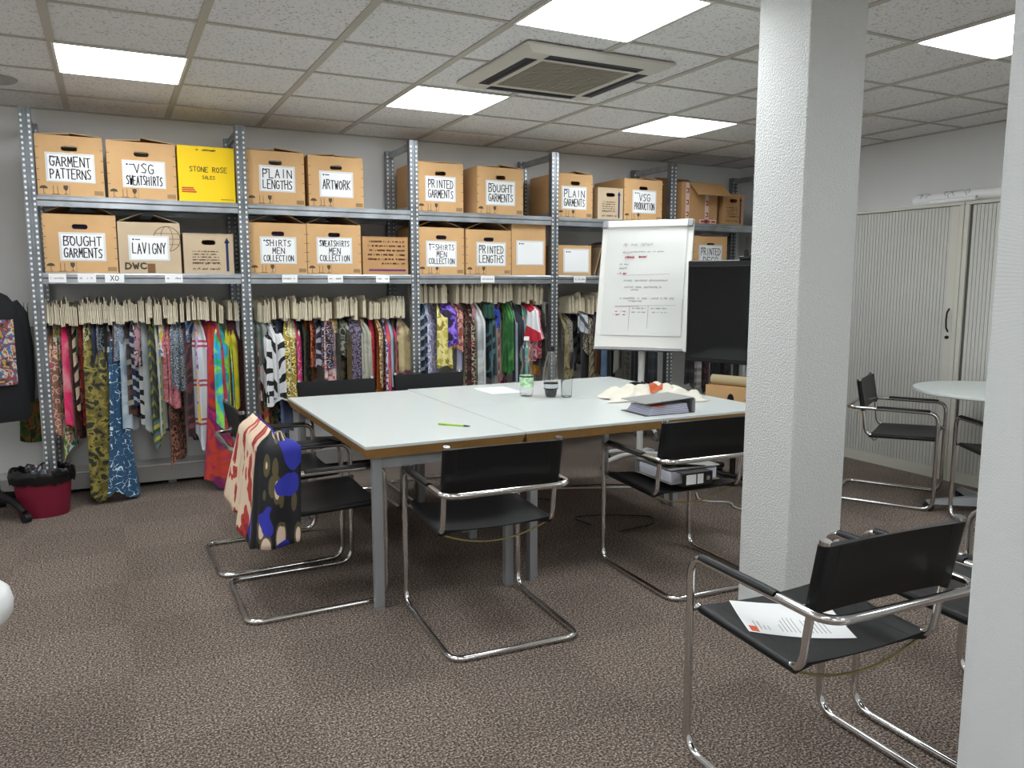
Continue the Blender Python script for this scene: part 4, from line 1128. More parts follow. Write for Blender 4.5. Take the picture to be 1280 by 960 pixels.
# ---------------------------------------------------------- scarf over chair back
def scarf_mat():
    m, nt, b = new_mat('scarf_print'); L = nt.links.new
    b.inputs['Roughness'].default_value = .6
    uv = nt.nodes.new('ShaderNodeTexCoord'); V = uv.outputs['UV']
    sp = nt.nodes.new('ShaderNodeSeparateXYZ'); L(V, sp.inputs[0])
    def mapped(rot, sc):
        m2 = nt.nodes.new('ShaderNodeMapping'); m2.inputs['Rotation'].default_value = (0, 0, rot); m2.inputs['Scale'].default_value = sc
        L(V, m2.inputs['Vector']); return m2.outputs['Vector']
    def noise(v, s, d=2):
        n = nt.nodes.new('ShaderNodeTexNoise'); n.inputs['Scale'].default_value = s; n.inputs['Detail'].default_value = d; L(v, n.inputs['Vector']); return n.outputs['Fac']
    # beige side with elongated red flowers
    r1 = nt.nodes.new('ShaderNodeValToRGB'); r1.color_ramp.interpolation = 'CONSTANT'
    e = r1.color_ramp.elements; e[0].position = 0; e[0].color = lin('d8bc9c'); e[1].position = .525; e[1].color = lin('b83c34')
    x = e.new(.58); x.color = lin('8c2a2c'); x = e.new(.64); x.color = lin('c8584c'); x = e.new(.40); x.color = lin('e0c8ac')
    L(noise(mapped(.25, (7.5, 2.4, 1)), 1.0, 2.5), r1.inputs['Fac'])
    # black side with leaves in beige, olive and blue
    vo = nt.nodes.new('ShaderNodeTexVoronoi'); vo.inputs['Scale'].default_value = 1.0; vo.inputs['Randomness'].default_value = 1
    L(mapped(-.6, (15, 2.8, 1)), vo.inputs['Vector'])
    r2 = nt.nodes.new('ShaderNodeValToRGB'); r2.color_ramp.interpolation = 'CONSTANT'
    e = r2.color_ramp.elements; e[0].position = 0; e[0].color = lin('d8c0ac'); e[1].position = .30; e[1].color = lin('5a5030')
    x = e.new(.40); x.color = lin('101218')
    L(vo.outputs['Distance'], r2.inputs['Fac'])
    r3 = nt.nodes.new('ShaderNodeValToRGB'); r3.color_ramp.interpolation = 'CONSTANT'
    e = r3.color_ramp.elements; e[0].position = 0; e[0].color = (0, 0, 0, 1); e[1].position = .56; e[1].color = (1, 1, 1, 1)
    L(noise(mapped(.4, (5, 3, 1)), 1.0, 1), r3.inputs['Fac'])
    mb = nt.nodes.new('ShaderNodeMix'); mb.data_type = 'RGBA'; mb.inputs[7].default_value = lin('2a2fa0')
    L(r3.outputs['Color'], mb.inputs[0]); L(r2.outputs['Color'], mb.inputs[6])
    gt = nt.nodes.new('ShaderNodeMath'); gt.operation = 'GREATER_THAN'; gt.inputs[1].default_value = .90
    sy = nt.nodes.new('ShaderNodeMath'); sy.operation = 'MULTIPLY'; sy.inputs[1].default_value = -.24; L(sp.outputs['Y'], sy.inputs[0])
    sa_ = nt.nodes.new('ShaderNodeMath'); sa_.operation = 'ADD'; L(sp.outputs['X'], sa_.inputs[0]); L(sy.outputs[0], sa_.inputs[1])
    sb_ = nt.nodes.new('ShaderNodeMath'); sb_.operation = 'ADD'; sb_.inputs[1].default_value = .42; L(sa_.outputs[0], sb_.inputs[0]); L(sb_.outputs[0], gt.inputs[0])
    mx = nt.nodes.new('ShaderNodeMix'); mx.data_type = 'RGBA'; L(gt.outputs[0], mx.inputs[0]); L(r1.outputs['Color'], mx.inputs[6]); L(mb.outputs[2], mx.inputs[7])
    L(mx.outputs[2], b.inputs['Base Color'])
    return m
SCX = 1.019 - .462           # x of the chair back
S = thing('scarf', 'beige, black and blue floral scarf draped over a chair back', 'scarf', (SCX, 3.50, .80))
# plan path of the hanging cloth: along the rear of the back, round its near end, into the chair
path = fillet([(-.050, .22), (-.055, -.20), (-.035, -.285), (.04, -.300), (.108, -.294)], .04, 5)
path = [Vector((p.x, p.y, 0)) for p in [Vector((q[0], q[1], 0)) for q in path]]
acc = [0]
for p, q in zip(path[:-1], path[1:]): acc.append(acc[-1]+(q-p).length)
def along(s):
    s *= acc[-1]
    for k in range(len(path)-1):
        if s <= acc[k+1] or k == len(path)-2:
            f_ = (s-acc[k])/max(1e-6, acc[k+1]-acc[k]); return path[k].lerp(path[k+1], f_), (path[k+1]-path[k]).normalized()
NU, NV = 46, 22
vs_ = []; uvs = []
for j in range(NV):
    v = j/(NV-1)
    for i in range(NU):
        u = i/(NU-1); p, tg = along(u); nrm = Vector((tg.y, -tg.x, 0)) * -1
        # ridge: rows near the top are pulled onto the chair back
        ridge = Vector((.0, max(-.24, min(.22, p.y)), 0))
        k = min(1, v/.14); k = k*k*(3-2*k)
        q = ridge.lerp(p, k)
        fold = .016*math.sin(u*17+.6)*v + .010*math.sin(u*31+2*v)*v
        q = q + nrm*(-fold) + Vector((-.075*v*(1-u*.5) + .02*v*u, -.012*v, 0))
        drop = .36 + .13*min(1, u/.55) + .02*math.sin(u*14) - .05*max(0, u-.85)/.15
        z = .006 - v*drop
        vs_.append((q.x, q.y, z)); uvs.append((u, 1-v))
fs = [(j*NU+i, j*NU+i+1, (j+1)*NU+i+1, (j+1)*NU+i) for j in range(NV-1) for i in range(NU-1)]
me = bpy.data.meshes.new('scarf_cloth'); me.from_pydata(vs_, [], fs); me.materials.append(scarf_mat())
ul = me.uv_layers.new(name='UVMap')
for lp_ in me.loops: ul.data[lp_.index].uv = uvs[lp_.vertex_index]
me.polygons.foreach_set('use_smooth', [True]*len(me.polygons)); me.update()
o = put('scarf_cloth', me, S)
md = o.modifiers.new('thickness', 'SOLIDIFY'); md.thickness = .003
# inner flap falling on the seat side, blue
t = MB()
def fn(i, j):
    u = i/20; v = j/8
    return (.004 + .030*min(1, v*3) + .006*math.sin(u*15)*v, -.22+.40*u, .008 - v*(.16+.03*math.sin(u*9)))
t.grid(21, 9, fn); o = t.build('inner_flap', mat('royal_blue_silk', '2a2fa0', .5), S, smooth=math.radians(80))
md = o.modifiers.new('thickness', 'SOLIDIFY'); md.thickness = .003
# rolled end on the near corner
t = MB()
t.tube([(.02+.004*k, -.262+.002*math.sin(k), .0-.014*k) for k in range(9)], [.014, .020, .023, .024, .024, .023, .022, .02, .018], 14)
t.uv = [(math.atan2(p[1]+.262, p[0]-.03)*.08, p[2]) for p in t.v]
t.build('rolled_edge', print_mat('stripe', '16160f 5a5030 d8c0ac'), S, smooth=math.radians(80))

# ============================================================ THINGS ON THE TABLES
ZT = .728
# green pen
P = thing('felt_pen', 'lime green felt pen on the left table', 'pen', (1.42, 3.402, ZT+.0045), math.atan2(-.126, .110))
t = MB(); t.tube([(-.075, 0, 0), (.05, 0, 0)], .0042, 10); t.build('barrel', mat('lime_plastic', '9cc81c', .35), P)
t = MB(); t.tube([(-.083, 0, 0), (-.04, 0, 0)], .0050, 10); t.build('cap', mat('lime_cap', '8ab814', .35), P)
t = MB(); t.tube([(.05, 0, 0), (.072, 0, 0), (.083, 0, 0)], [.0042, .0035, .0012], 10); t.build('tip', M_BLACKP, P)
# blank sheet
t = MB(); t.box(-.105, .105, -.1485, .1485, 0, .0008)
tag(t.build('paper_sheet', M_PAPER, loc=(2.15, 4.43, ZT+.0002), rot=(0, 0, -.02), smooth=None), 'blank white sheet lying beside the water bottle', 'paper')
M_PET = mat('clear_plastic', 'fafcfc', .04, trans=1.0, ior=1.35)
def hollow(pr, w=.0011):
    return pr + [(max(0, r-w), z+(w if r < 1e-6 or k == 1 else 0)) for k, (r, z) in list(enumerate(pr))[::-1]]
M_GLASS = mat('clear_glass', 'f6f8f8', .03, trans=1.0, ior=1.2)
# waisted water bottle
Bt = thing('water_bottle', 'clear waisted water bottle with green label and white cap', 'bottle', (2.192, 4.128, ZT))
t = MB(); t.lathe(hollow([(0, .004), (.030, 0), (.039, .012), (.041, .04), (.040, .055), (.041, .062), (.041, .125), (.040, .132), (.037, .15), (.033, .175), (.030, .19), (.032, .205), (.040, .225), (.043, .25), (.040, .275), (.030, .30), (.018, .318), (.014, .328), (.014, .338)]), 28); t.build('bottle_body', M_PET, Bt)
t = MB(); t.lathe([(.0413, .058), (.0422, .058), (.0422, .127), (.0413, .127)], 28); lb = t.build('bottle_label', mat('green_white_label', 'b8dcb0', .5, var=.3, vscale=60), Bt)
t = MB(); t.lathe([(.0424, .116), (.0427, .116), (.0427, .124), (.0424, .124)], 28); t.build('label_band', M_BLACKP, lb)
t = MB(); t.lathe([(0, .356), (.0155, .356), (.0165, .352), (.0165, .334), (0, .334)], 18); t.build('bottle_cap', M_WHITEM, Bt)
# black capped bottle
Bt = thing('soda_bottle', 'slim clear bottle with black cap and dark drink left', 'bottle', (2.305, 4.033, ZT))
t = MB(); t.lathe(hollow([(0, .004), (.028, 0), (.034, .01), (.039, .045), (.041, .10), (.041, .16), (.037, .205), (.028, .24), (.021, .262), (.0185, .275)]), 28); t.build('bottle_body', M_PET, Bt)
t = MB(); t.lathe([(0, .002), (.0265, .003), (.032, .012), (.0365, .042), (0, .042)], 28); t.build('dark_drink', mat('cola', '1a1210', .15), Bt)
t = MB(); t.lathe([(.0402, .050), (.0412, .050), (.0425, .085), (.0415, .085)], 28); lb = t.build('bottle_label', mat('silver_label', 'c8ccce', .4), Bt)
for z in (.052, .083):
    t = MB(); t.lathe([(.0419+(z-.05)*.03, z-.003), (.0428+(z-.05)*.03, z-.003), (.0428+(z-.05)*.03, z+.003), (.0419+(z-.05)*.03, z+.003)], 28); t.build('label_band', M_INK, lb)
t = MB(); t.lathe([(0, .300), (.0195, .300), (.020, .298), (.020, .272), (0, .272)], 20); t.build('bottle_cap', M_BLACKP, Bt)
# tumbler
t = MB(); t.lathe([(0, 0), (.028, 0), (.031, .006), (.035, .108), (.0335, .108), (.0295, .010), (0, .009)], 28)
tag(t.build('drinking_glass', M_GLASS, loc=(2.385, 3.985, ZT)), 'empty clear tumbler right of the black-capped bottle', 'glass')
# binder lying on its side with papers
Bd = thing('binder', 'grey lever-arch binder lying on the table with loose papers', 'binder', (2.545, 3.285, ZT), -.02)
M_BGREY = mat('grey_binder_board', '8c8c88', .5); M_BDARK = mat('dark_binder_edge', '2c2e30', .4)
t = MB(); t.box(-.16, .15, -.085, .14, 0, .003); t.build('bottom_cover', M_BDARK, Bd, smooth=None)
t = MB(); t.box(.147, .150, -.085, .14, .003, .075); t.build('spine', M_BGREY, Bd, smooth=None)
t = MB(); t.tube(closed_fillet([(.1512, -.083, .004), (.1512, .138, .004), (.1512, .138, .074), (.1512, -.083, .074)], .01), .0022, 6, closed=True); t.build('spine_edge', M_BDARK, Bd)
t = MB(); t.box(-.155, .150, -.08, .145, 0, .003, rot=Matrix.Rotation(-.05, 3, 'Y'), ctr=(.15, 0, 0)); t.build('top_cover', M_BGREY, Bd, loc=(0, .004, .076), smooth=None)
for k in range(9):
    t = MB(); z = .0032+k*.0042; f_ = k/9
    t.box(-.135+.03*f_, .12-.01*f_, -.075+.008*f_, .12, 0, .0030, rot=Matrix.Rotation(-.028*f_*1.6, 3, 'Y'), ctr=(-.13, 0, 0)); t.build('paper_sheaf', mat('bluish_paper%d' % (k % 2), ('e4e4ee', 'b4b4cc')[k % 2], .8), Bd, loc=(0, 0, z), smooth=None)
t = MB(); t.box(-.10, -.02, -.082, -.015, 0, .0012, rot=Matrix.Rotation(.25, 3, 'Z')); t.build('orange_tab', mat('orange_print', 'c05a2c', .6), Bd, loc=(0, 0, .046), smooth=None)
for k in range(4):
    t = MB(); t.tube([(.135, .02+k*.012, .03), (.135, .02+k*.012, .07)], .0022, 6); t.build('lever_arch', M_CHROME, Bd)
# cream tote bag
rt = random.Random(9)
Tb = thing('tote_bag', 'crumpled cream cotton tote bag behind the grey binder', 'bag', (2.84, 3.74, ZT), -.38)
t = MB(); NX, NY = 34, 24
hs = [(rt.uniform(-.9, .9), rt.uniform(-.9, .9), rt.uniform(.12, .4), rt.uniform(.3, 1)) for _ in range(26)]
def hgt(u, v):
    e = max(0, 1-abs(u)**4)*max(0, 1-abs(v)**4)
    hh = sum(a*math.exp(-((u-p)**2+(v-q)**2)/(s*s)) for p, q, s, a in hs)
    return .004 + e*(.018 + .020*hh + .028*abs(math.sin(9*u+4*v+2*math.sin(5*v))+math.sin(13*v-6*u)*.6))
def fn(i, j):
    u = -1+2*i/(NX-1); v = -1+2*j/(NY-1)
    wob = 1 + .10*math.sin(5*v+1) + .06*math.sin(11*u)
    return (u*.29*wob, v*.19*(1+.14*math.sin(4*u)), hgt(u, v))
t.grid(NX, NY, fn); t.grid(NX, NY, lambda i, j: (fn(i, j)[0], fn(i, j)[1], .0005))
bag = t.build('bag_cloth', mat('cream_cotton', 'ded8c8', .9, bump=.3, bscale=15, bdist=.01), Tb, smooth=math.radians(80))
t = MB()
def fn2(i, j):
    u = -.20+.26*i/8; v = -.75+.35*j/6
    x, y, z = u*.29, v*.19, hgt(u, v)+.004
    return (x, y, z)
t.grid(9, 7, fn2); t.build('orange_logo', mat('orange_print', 'c05a2c', .6), bag, smooth=math.radians(80))
for s in (-1, 1):
    t = MB()
    pts = [(-.20, s*.05, .02), (-.28, s*.06-.02, .012), (-.33, .01*s-.02, .006), (-.29, -.04, .006), (-.22, -.05+.02*s, .014)]
    pp = fillet(pts, .04, 5)
    for q in range(len(pp)-1):
        d = (pp[q+1]-pp[q]).normalized(); n_ = Vector((-d.y, d.x, 0))*.011
        A, B_ = pp[q], pp[q+1]
        t.add([A-n_, B_-n_, B_+n_, A+n_, A-n_-Vector((0, 0, .003)), B_-n_-Vector((0, 0, .003)), B_+n_-Vector((0, 0, .003)), A+n_-Vector((0, 0, .003))], [(0, 1, 2, 3), (7, 6, 5, 4), (0, 4, 5, 1), (3, 2, 6, 7)])
    t.build('bag_handle', MATS['cream_cotton'], Tb, smooth=None)
# black cable coil behind the bag
t = MB(); t.tube([(.05*math.cos(k*.5)*(1+.02*k/6), .035*math.sin(k*.5), .006+.0007*k+.010*max(0, math.sin(k*.5))) for k in range(40)], .005, 7)
tag(t.build('cable_coil', M_BLACKP, loc=(2.98, 4.10, ZT)), 'small coil of black cable behind the tote bag', 'cable')

# binders on the seat of the second front chair
bz_ = .466
B1 = thing('binder', 'black-spined lever-arch binder with white label on the chair seat', 'binder', (2.44, 2.985, bz_), -.036)
t = MB(); t.box(-.16, .13, .155, .16, 0, .07); t.box(-.155, .13, -.13, .155, 0, .003); t.box(-.155, .13, -.13, .155, .067, .070); t.build('covers', M_BGREY, B1, smooth=None)
t = MB(); t.box(-.14, .125, -.11, .15, .004, .055); t.build('paper_sheaf', MATS['bluish_paper0'], B1, smooth=None)
B2 = thing('binder', 'black binder with ring hole lying front on the chair seat', 'binder', (2.36, 2.86, bz_), -.036)
t = MB(); t.box(-.055, .115, -.06, -.056, 0, .062); t.box(-.055, .115, -.056, -.01, 0, .003); t.box(-.055, .115, -.056, -.01, .059, .062); t.build('spine', M_BLACKP, B2, smooth=None)
t = MB(); t.box(-.035, .02, -.0610, -.0601, .008, .054); t.box(.028, .062, -.0610, -.0601, .008, .054); t.build('spine_label', M_PAPER, B2, smooth=None)
t = MB(); t.lathe([(.0, 0), (.011, 0), (.011, .001), (.0, .001)], 16); t.build('finger_hole', M_CHROME, B2, loc=(.09, -.0602, .031), rot=(PI/2, 0, 0))
t = MB(); t.box(-.14, .10, -.10, .11, 0, .003, rot=Matrix.Rotation(.12, 3, 'Y'))
tag(t.build('folder_sheet', M_BGREY, loc=(2.40, 2.97, bz_+.088), rot=(0, 0, -.2), smooth=None), 'grey folder cover resting open on top of the chair binders', 'folder')

# printed sheet on foreground chair
Sh = thing('printed_sheet', 'printed white letter lying on the foreground chair seat', 'paper', (1.738, 1.730, 0), -.040)
def sheet_pt(sx, sy, dz=0.0):
    c, s_ = math.cos(-.44), math.sin(-.44)
    x = -.040 + c*sx - s_*sy; y = -.165 + s_*sx + c*sy
    return (x, y, seat_z(x, y) + .0018 + dz)
t = MB(); t.grid(13, 10, lambda i, j: sheet_pt(-.148+.296*i/12, -.105+.21*j/9)); t.build('sheet', M_PAPER, Sh, smooth=math.radians(80))
rt = random.Random(2); t = MB()
for k in range(18):
    x = -.115+k*.012; l = rt.uniform(.03, .06)*(1.9 if k > 6 else .9)
    if k in (4, 5, 11): continue
    for q in range(6):
        y0_, y1_ = -.075+l*q/6, -.075+l*(q+1)/6
        t.add([sheet_pt(x-.0011, y0_, .0006), sheet_pt(x+.0011, y0_, .0006), sheet_pt(x+.0011, y1_, .0006), sheet_pt(x-.0011, y1_, .0006)], [(0, 1, 2, 3)])
t.build('text_lines', mat('grey_print', '8a8a8c', .8), Sh, smooth=None)['kind'] = 'stuff'
t = MB(); t.add([sheet_pt(-.138, -.098, .0008), sheet_pt(-.115, -.098, .0008), sheet_pt(-.115, -.060, .0008), sheet_pt(-.138, -.060, .0008)], [(0, 1, 2, 3)]); t.build('orange_logo', mat('orange_logo_ink', 'd8582a', .6), Sh, smooth=None)

# ============================================================ FLIPCHART
FC = thing('flipchart', 'white flipchart on star base with handwritten notes', 'flipchart', (3.468, 4.763, 0), -.843)
tilt = .239
bw, bh = .689, .994
bd = MB(); bd.cbox(-bw/2, bw/2, 0, .022, 0, bh, .004)
Rt = (-tilt, 0, 0)
board = bd.build('board', mat('white_board', 'e8e8e0', .35), FC, loc=(0, 0, .903), rot=Rt, smooth=None)
t = MB()
def fn(i, j):
    v = j/14; u = -1+2*i/8
    return (u*.300, -.006 - .0035*abs(math.sin(v*11))*(v > .05), .955 - v*.845)
t.grid(9, 15, fn); pad = t.build('paper_pad', mat('pad_paper', 'dcdcd6', .85), board, smooth=math.radians(80))
t = MB(); t.box(-.299, .299, -.0045, -.0005, .112, .955); t.build('pad_stack', M_PAPER, board, smooth=None)
rf = random.Random(8); t = MB(); tr = MB(); yy = -.0135
scribble(t, -.17, .06, .80, .03, .0026, rf, yy, .9)
scribble(t, -.17, .14, .745, .012, .0022, rf, yy)
for k, z in enumerate((.65, .62)): scribble(t, -.19, -.12, z, .018, .0026, rf, yy)
stroke(t, [(-.16, .565), (.19, .575)], .0018, yy)
for z, a, c in ((.525, -.15, .18), (.475, -.14, .16), (.455, -.09, -.03), (.39, -.17, .25), (.37, -.10, 0)): scribble(t, a, c, z, .018, .0022, rf, yy, .9)
stroke(t, [(-.20, .33), (.25, .34)], .002, yy); stroke(t, [(-.09, .335), (-.09, .15)], .0022, yy); stroke(t, [(.05, .335), (.05, .165)], .0022, yy)
for z in (.315, .285): scribble(t, -.07, .03, z, .012, .002, rf, yy); scribble(t, .07, .2, z, .012, .002, rf, yy)
t.build('handwriting', mat('grey_marker', '8c8c8e', .7), board, smooth=None)['kind'] = 'stuff'
scribble(tr, -.17, .02, .705, .020, .0042, rf, yy, 1.3); stroke(tr, [(-.17, .735), (-.11, .735)], .002, yy); scribble(tr, -.20, -.13, .58, .018, .0036, rf, yy, 1.2)
stroke(tr, [(-.20, .325), (-.02, .33)], .002, yy); scribble(tr, -.20, -.11, .29, .014, .0022, rf, yy); scribble(tr, -.21, -.12, .265, .014, .0022, rf, yy)
tr.build('red_handwriting', mat('red_marker', 'b04a5a', .7), board, smooth=None)['kind'] = 'stuff'
t = MB(); t.cbox(-.30, .30, -.022, -.0005, .935, .985, .005); t.build('clamp_bar', mat('white_board', 'e8e8e0', .35), board, smooth=None)
for s in (-1, 1):
    t = MB(); t.cbox(min(s*.30, s*.342), max(s*.30, s*.342), -.026, .0, .932, .988, .005); t.build('clamp_end', M_GREYM, board, smooth=None)
t = MB(); t.box(-.325, .325, -.05, 0, -.004, .004); t.box(-.325, .325, -.052, -.048, -.004, .014); tray = t.build('pen_tray', M_GREYM, board, smooth=None)
for k, (x, c) in enumerate(((-.26, 'c03028'), (-.10, 'c83c30'), (.02, '202020'))):
    t = MB(); t.tube([(x, -.028, .012), (x+.12, -.028, .012)], .007, 8); t.build('marker_pen', mat('marker_%s' % c, c, .4), tray)
t = MB(); t.tube([(0, .10, .10), (0, .10, .92)], .024, 14); t.tube([(0, .10, .90), (0, .13, 1.0), (0, .24, 1.35)], .016, 10); t.build('post', M_WHITEM, FC)
for k in range(5):
    a = 2*PI*k/5+.2
    t = MB(); pts = [(0+.02*math.cos(a), .10+.02*math.sin(a), .115), (.17*math.cos(a), .10+.17*math.sin(a), .105), (.32*math.cos(a), .10+.32*math.sin(a), .065)]
    t.tube(fillet(pts, .1), .0175, 10); lg = t.build('base_leg', M_WHITEM, FC)
    cx, cy = .315*math.cos(a), .10+.315*math.sin(a)
    t = MB(); t.tube([(cx-.016*math.sin(a), cy+.016*math.cos(a), .025), (cx+.016*math.sin(a), cy-.016*math.cos(a), .025)], .025, 12); t.tube([(cx, cy, .03), (cx, cy, .068)], .008, 8); t.build('castor', M_BLACKP, lg)

# ============================================================ TELEVISION ON TROLLEY
TVa = math.atan2(-.43, .15)     # direction of the screen's width
TV = thing('television', 'large black television on a wheeled stand beside the pillar', 'television', (3.60, 4.39, 0), TVa)
wv_, z0, z1 = 1.10, .855, 1.552
t = MB(); t.cbox(0, wv_, 0, .05, z0, z1, .006); t.build('casing', M_BLACKP, TV, smooth=None)
t = MB(); t.box(.014, wv_-.014, -.0015, 0, z0+.03, z1-.045); t.build('screen', mat('glossy_screen', '050506', .06, spec=.6), TV, smooth=None)
t = MB(); t.box(.02, wv_-.02, -.004, 0, z1-.040, z1-.036); t.build('bezel_strip', mat('dark_chrome', '5a5c60', .25, .9), TV, smooth=None)
for x in (.35, .75):
    t = MB(); t.tube([(x, .08, .06), (x, .08, 1.3)], .02, 12); t.build('stand_column', M_BLACKP, TV)
t = MB(); t.cbox(.1, 1.0, -.10, .30, .40, .425, .004); t.build('stand_shelf', M_BLACKP, TV, smooth=None)
for x in (.12, .98):
    t = MB(); t.cbox(x-.03, x+.03, -.26, .34, .05, .09, .006); b_ = t.build('stand_foot', M_BLACKP, TV, smooth=None)
    for y in (-.24, .32):
        t = MB(); t.tube([(x-.012, y, .026), (x+.012, y, .026)], .026, 12); t.build('castor', M_BLACKP, b_)
t = MB(); t.cbox(.12, .98, .05, .11, .055, .085, .006); t.build('stand_crossbar', M_BLACKP, TV, smooth=None)
# webcam on top of the television
Wc = thing('webcam', 'small black webcam perched on the television', 'webcam', (3.60+.43*math.cos(TVa), 4.39+.43*math.sin(TVa), 1.5525), TVa)
t = MB(); t.cbox(-.045, .045, -.005, .03, 0, .022, .004); t.build('clip', M_BLACKP, Wc, smooth=None)
t = MB(); t.tube([(0, .01, .02), (0, .01, .06)], .016, 12); t.tube([(0, .01, .05), (0, .01, .15)], .002, 6); t.build('camera_head', M_BLACKP, Wc)
# box and kraft roll on the stand shelf
cb = thing('cardboard_box', 'cardboard box with round hand hole on the television stand', 'box', (3.60+.55*math.cos(TVa)-.02*math.sin(TVa), 4.39+.55*math.sin(TVa), .4255), TVa)
t = MB(); t.box(-.35, .35, -.085, .20, 0, .285); b_ = t.build('box_body', M_CARD, cb, smooth=None)
t = MB(); t.lathe([(0, 0), (.03, 0), (.03, .002), (0, .002)], 20)
for i, p in enumerate(t.v): t.v[i] = (p[0]*.8, p[1]*1.3, p[2])
t.build('hand_hole', M_BLACKP, b_, loc=(-.16, -.0855, .20), rot=(PI/2, 0, 0))
t = MB(); t.lathe([(0, 0), (.006, 0), (.006, .002), (0, .002)], 10); t.build('small_hole', M_BLACKP, b_, loc=(-.05, -.0855, .205), rot=(PI/2, 0, 0))
kr = MB()
kr.tube([(-.33, -.03, .0), (.33, -.03, .0)], .034, 20, cap=False); kr.tube([(-.33, -.03, .0), (.33, -.03, .0)], .026, 20, cap=False)
tag(kr.build('kraft_roll', mat('kraft_paper', 'b8a884', .8), loc=(cb.location.x, cb.location.y, .4255+.286+.034), rot=(0, 0, TVa)), 'roll of kraft paper lying on the television stand box', 'paper roll')

# ============================================================ TAMBOUR CABINETS ON THE RIGHT
M_TAMB = mat('grey_tambour', 'c9c8c0', .55); M_CABF = mat('cream_cabinet', 'cfcdc0', .5)
CX, CT = 5.24, 1.928
def cabinet(y0, y1, label, handle):
    T = thing('tambour_cabinet', label, 'cabinet', (CX, (y0+y1)/2, 0), 0, 'tall tambour cabinets')
    w = (y1-y0)/2
    t = MB(); t.box(.012, .365, -w, -w+.02, 0, CT); t.box(.012, .365, w-.02, w, 0, CT); t.box(.345, .365, -w+.02, w-.02, .0, CT); t.box(.012, .345, -w+.02, w-.02, .06, .08)
    t.build('carcass', M_CABF, T, smooth=None)
    t = MB(); t.cbox(-.004, .37, -w, w, CT, CT+.022, .003); t.build('cabinet_top', M_CABF, T, smooth=None)
    t = MB(); t.box(.006, .02, -w, w, 0, .075); t.build('plinth', M_CABF, T, smooth=None)
    for s in (-1, 1):
        t = MB(); t.box(-.002, .014, min(s*w, s*(w-.030)), max(s*w, s*(w-.030)), .075, CT); t.build('front_stile', M_CABF, T, smooth=None)
    # slatted doors
    t = MB(); t.box(0, .004, -.0112, .0112, .080, CT-.004); sl = t.mesh('tambour_slat', M_TAMB)
    y = -w+.102; n = 0
    while y < w-.04:
        put('tambour_slat', sl, T, (.010, y, 0)); y += .0265
    t = MB(); t.box(.016, .018, -w+.03, w-.03, .078, CT-.002); t.build('door_backing', mat('slat_gap', '5c5b54', .7), T, smooth=None)
    t = MB(); t.box(.0, .016, -w+.032, -w+.086, .080, CT-.004); ed = t.build('door_edge', M_CABF, T, smooth=None)
    if handle:
        t = MB(); t.tube([(-.001, -w+.058, 1.06), (-.022, -w+.058, 1.085), (-.028, -w+.058, 1.14), (-.022, -w+.058, 1.195), (-.001, -w+.058, 1.22)], .006, 8); t.build('handle', M_BLACKP, ed)
        t = MB(); t.tube([(-.014, -w+.060, 1.02), (.0, -w+.060, 1.02)], .012, 12); t.build('lock', M_BLACKP, ed)
cabinet(3.500, 4.70, 'grey tambour cabinet with black handle behind the cantilever chair', True)
cabinet(2.295, 3.494, 'grey tambour cabinet right of the one with the visible handle', True)
# rolled plans and sheets on top
def roll(x, y0, y1, r, z, label, lines):
    T = thing('paper_roll', label, 'paper roll', (x, (y0+y1)/2, z+r), 0, 'rolled plans on the cabinet')
    L = (y1-y0)/2; t = MB()
    t.tube([(0, -L, 0), (0, L, 0)], r, 22, cap=False); t.tube([(0, -L, 0), (0, L, 0)], r*.8, 22, cap=False); t.build('roll', M_PAPER, T)
    if lines:
        rr = random.Random(int(y0*100)); t = MB()
        for k in range(7):
            y = rr.uniform(-L*.9, L*.9); a0 = rr.uniform(2.0, 2.6)
            pts = [(-(r+.0008)*math.cos(a0-2.2+q*.25)*1, y+.01*q*rr.uniform(-1, 1), (r+.0008)*math.sin(a0-2.2+q*.25)) for q in range(6)]
            t.tube(pts, .0014, 5)
        t.build('drawn_lines', mat('blue_grey_ink', '5a6070', .7), T)
    return T
roll(5.36, 3.30, 3.96, .042, CT+.030, 'large white rolled plan lying on the tambour cabinet', True)
roll(5.30, 3.46, 3.80, .016, CT+.030, 'thin white paper roll in front of the large plan', False)
rs2 = random.Random(6)
for k in range(4):
    t = MB(); t.box(-.12, .12, -.36+.02*k, .34, 0, .0018)
    tag(t.build('paper_sheet', M_PAPER, loc=(5.375, 3.86+.03*k, CT+.0222+.002*k), rot=(0, 0, rs2.uniform(-.06, .06)), smooth=None), 'flat white sheet, %s from the bottom, under the rolled plans' % ordinal(k+1), 'paper', 'sheets on the cabinet')

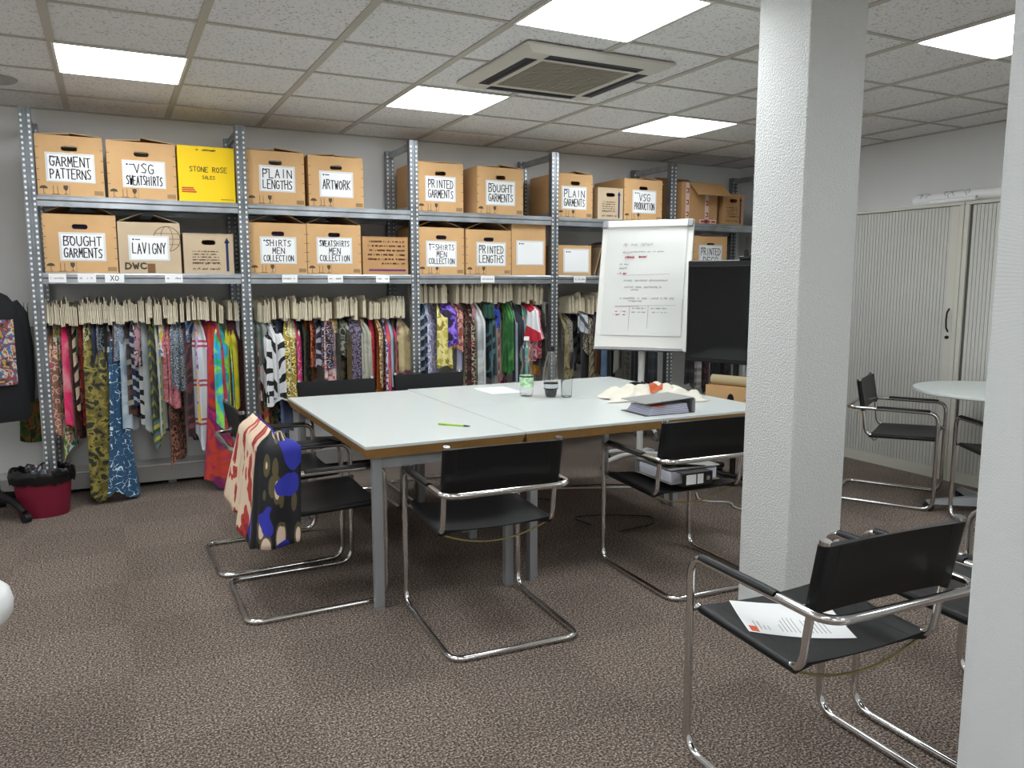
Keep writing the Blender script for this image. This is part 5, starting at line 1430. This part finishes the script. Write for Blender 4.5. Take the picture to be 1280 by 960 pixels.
# ============================================================ ROUND TABLE
RTb = thing('round_table', 'white round table on grey star base near the cabinets', 'table', (4.735, 2.895, 0))
t = MB(); t.lathe([(0, .736), (.425, .736), (.438, .741), (.44, .752), (.437, .760), (0, .760)], 64); t.build('table_top', M_LAMIN, RTb)
t = MB(); t.tube([(0, 0, .08), (0, 0, .735)], .035, 18); t.build('column', M_GREYM, RTb)
M_BASE = mat('light_grey_base', 'a8aaac', .4, .3)
for k in range(4):
    a = PI/4 + k*PI/2 + 1.78
    t = MB(); ca, sa = math.cos(a), math.sin(a)
    n_ = Vector((-sa, ca, 0))
    vs_ = []
    for r_, wd, zt_, zb_ in ((.02, .035, .10, .04), (.34, .022, .065, .045)):
        c = Vector((ca*r_, sa*r_, 0))
        vs_ += [c-n_*wd+Vector((0, 0, zb_)), c+n_*wd+Vector((0, 0, zb_)), c+n_*wd*.7+Vector((0, 0, zt_)), c-n_*wd*.7+Vector((0, 0, zt_))]
    t.add(vs_, [(3, 2, 1, 0), (4, 5, 6, 7), (0, 1, 5, 4), (1, 2, 6, 5), (2, 3, 7, 6), (3, 0, 4, 7)]); lg = t.build('base_leg', M_BASE, RTb, smooth=None)
    t = MB(); cx, cy = ca*.33, sa*.33; t.tube([(cx-.02*sa, cy+.02*ca, .026), (cx+.02*sa, cy-.02*ca, .026)], .026, 14); t.build('castor', M_BLACKP, lg)

# ============================================================ FLOOR ODDS: cables, power strip, stool
def cable(pts, r, m, label):
    t = MB(); t.tube(fillet(pts, .12, 6), r, 6)
    tag(t.build('cable', m, smooth=math.radians(60)), label, 'cable')
cable([(2.02, 4.62, .45), (2.1, 4.66, .10), (2.45, 4.62, .01), (3.1, 4.35, .008), (3.45, 4.2, .008)], .005, M_WHITEM, 'white cable running across the floor under the table')
cable([(2.5, 4.30, .006), (2.35, 4.45, .006), (2.55, 4.62, .006), (3.0, 4.50, .006), (3.4, 4.25, .006)], .0035, M_BLACKP, 'thin black cable looping on the floor under the table')
cable([(2.42, 3.75, .006), (2.38, 3.95, .006), (2.62, 3.88, .006), (2.85, 3.72, .006), (2.75, 3.60, .006), (2.50, 3.58, .006)], .0035, M_BLACKP, 'black cable loop on the carpet below the binder chair')
cable([(3.42, 4.02, .008), (3.30, 3.85, .008), (3.48, 3.75, .008), (3.38, 3.62, .008), (3.55, 3.50, .008)], .005, M_WHITEM, 'tangled white cable on the floor beside the television stand')
St = thing('stool', 'white rounded stool just entering the left picture edge', 'stool', (-.492, 2.70, 0))
t = MB(); t.lathe([(0, .385), (.13, .385), (.163, .397), (.180, .425), (.183, .455), (.176, .485), (.158, .503), (.13, .506), (.11, .498), (0, .492)], 48); t.build('seat', mat('white_plastic', 'e4e4e2', .35), St)
t = MB(); t.tube([(0, 0, .02), (0, 0, .386)], .025, 14); t.build('column', M_CHROME, St)
t = MB(); t.lathe([(0, .0), (.10, .0), (.102, .006), (.09, .014), (.03, .03), (0, .03)], 40); t.build('base', M_WHITEM, St)
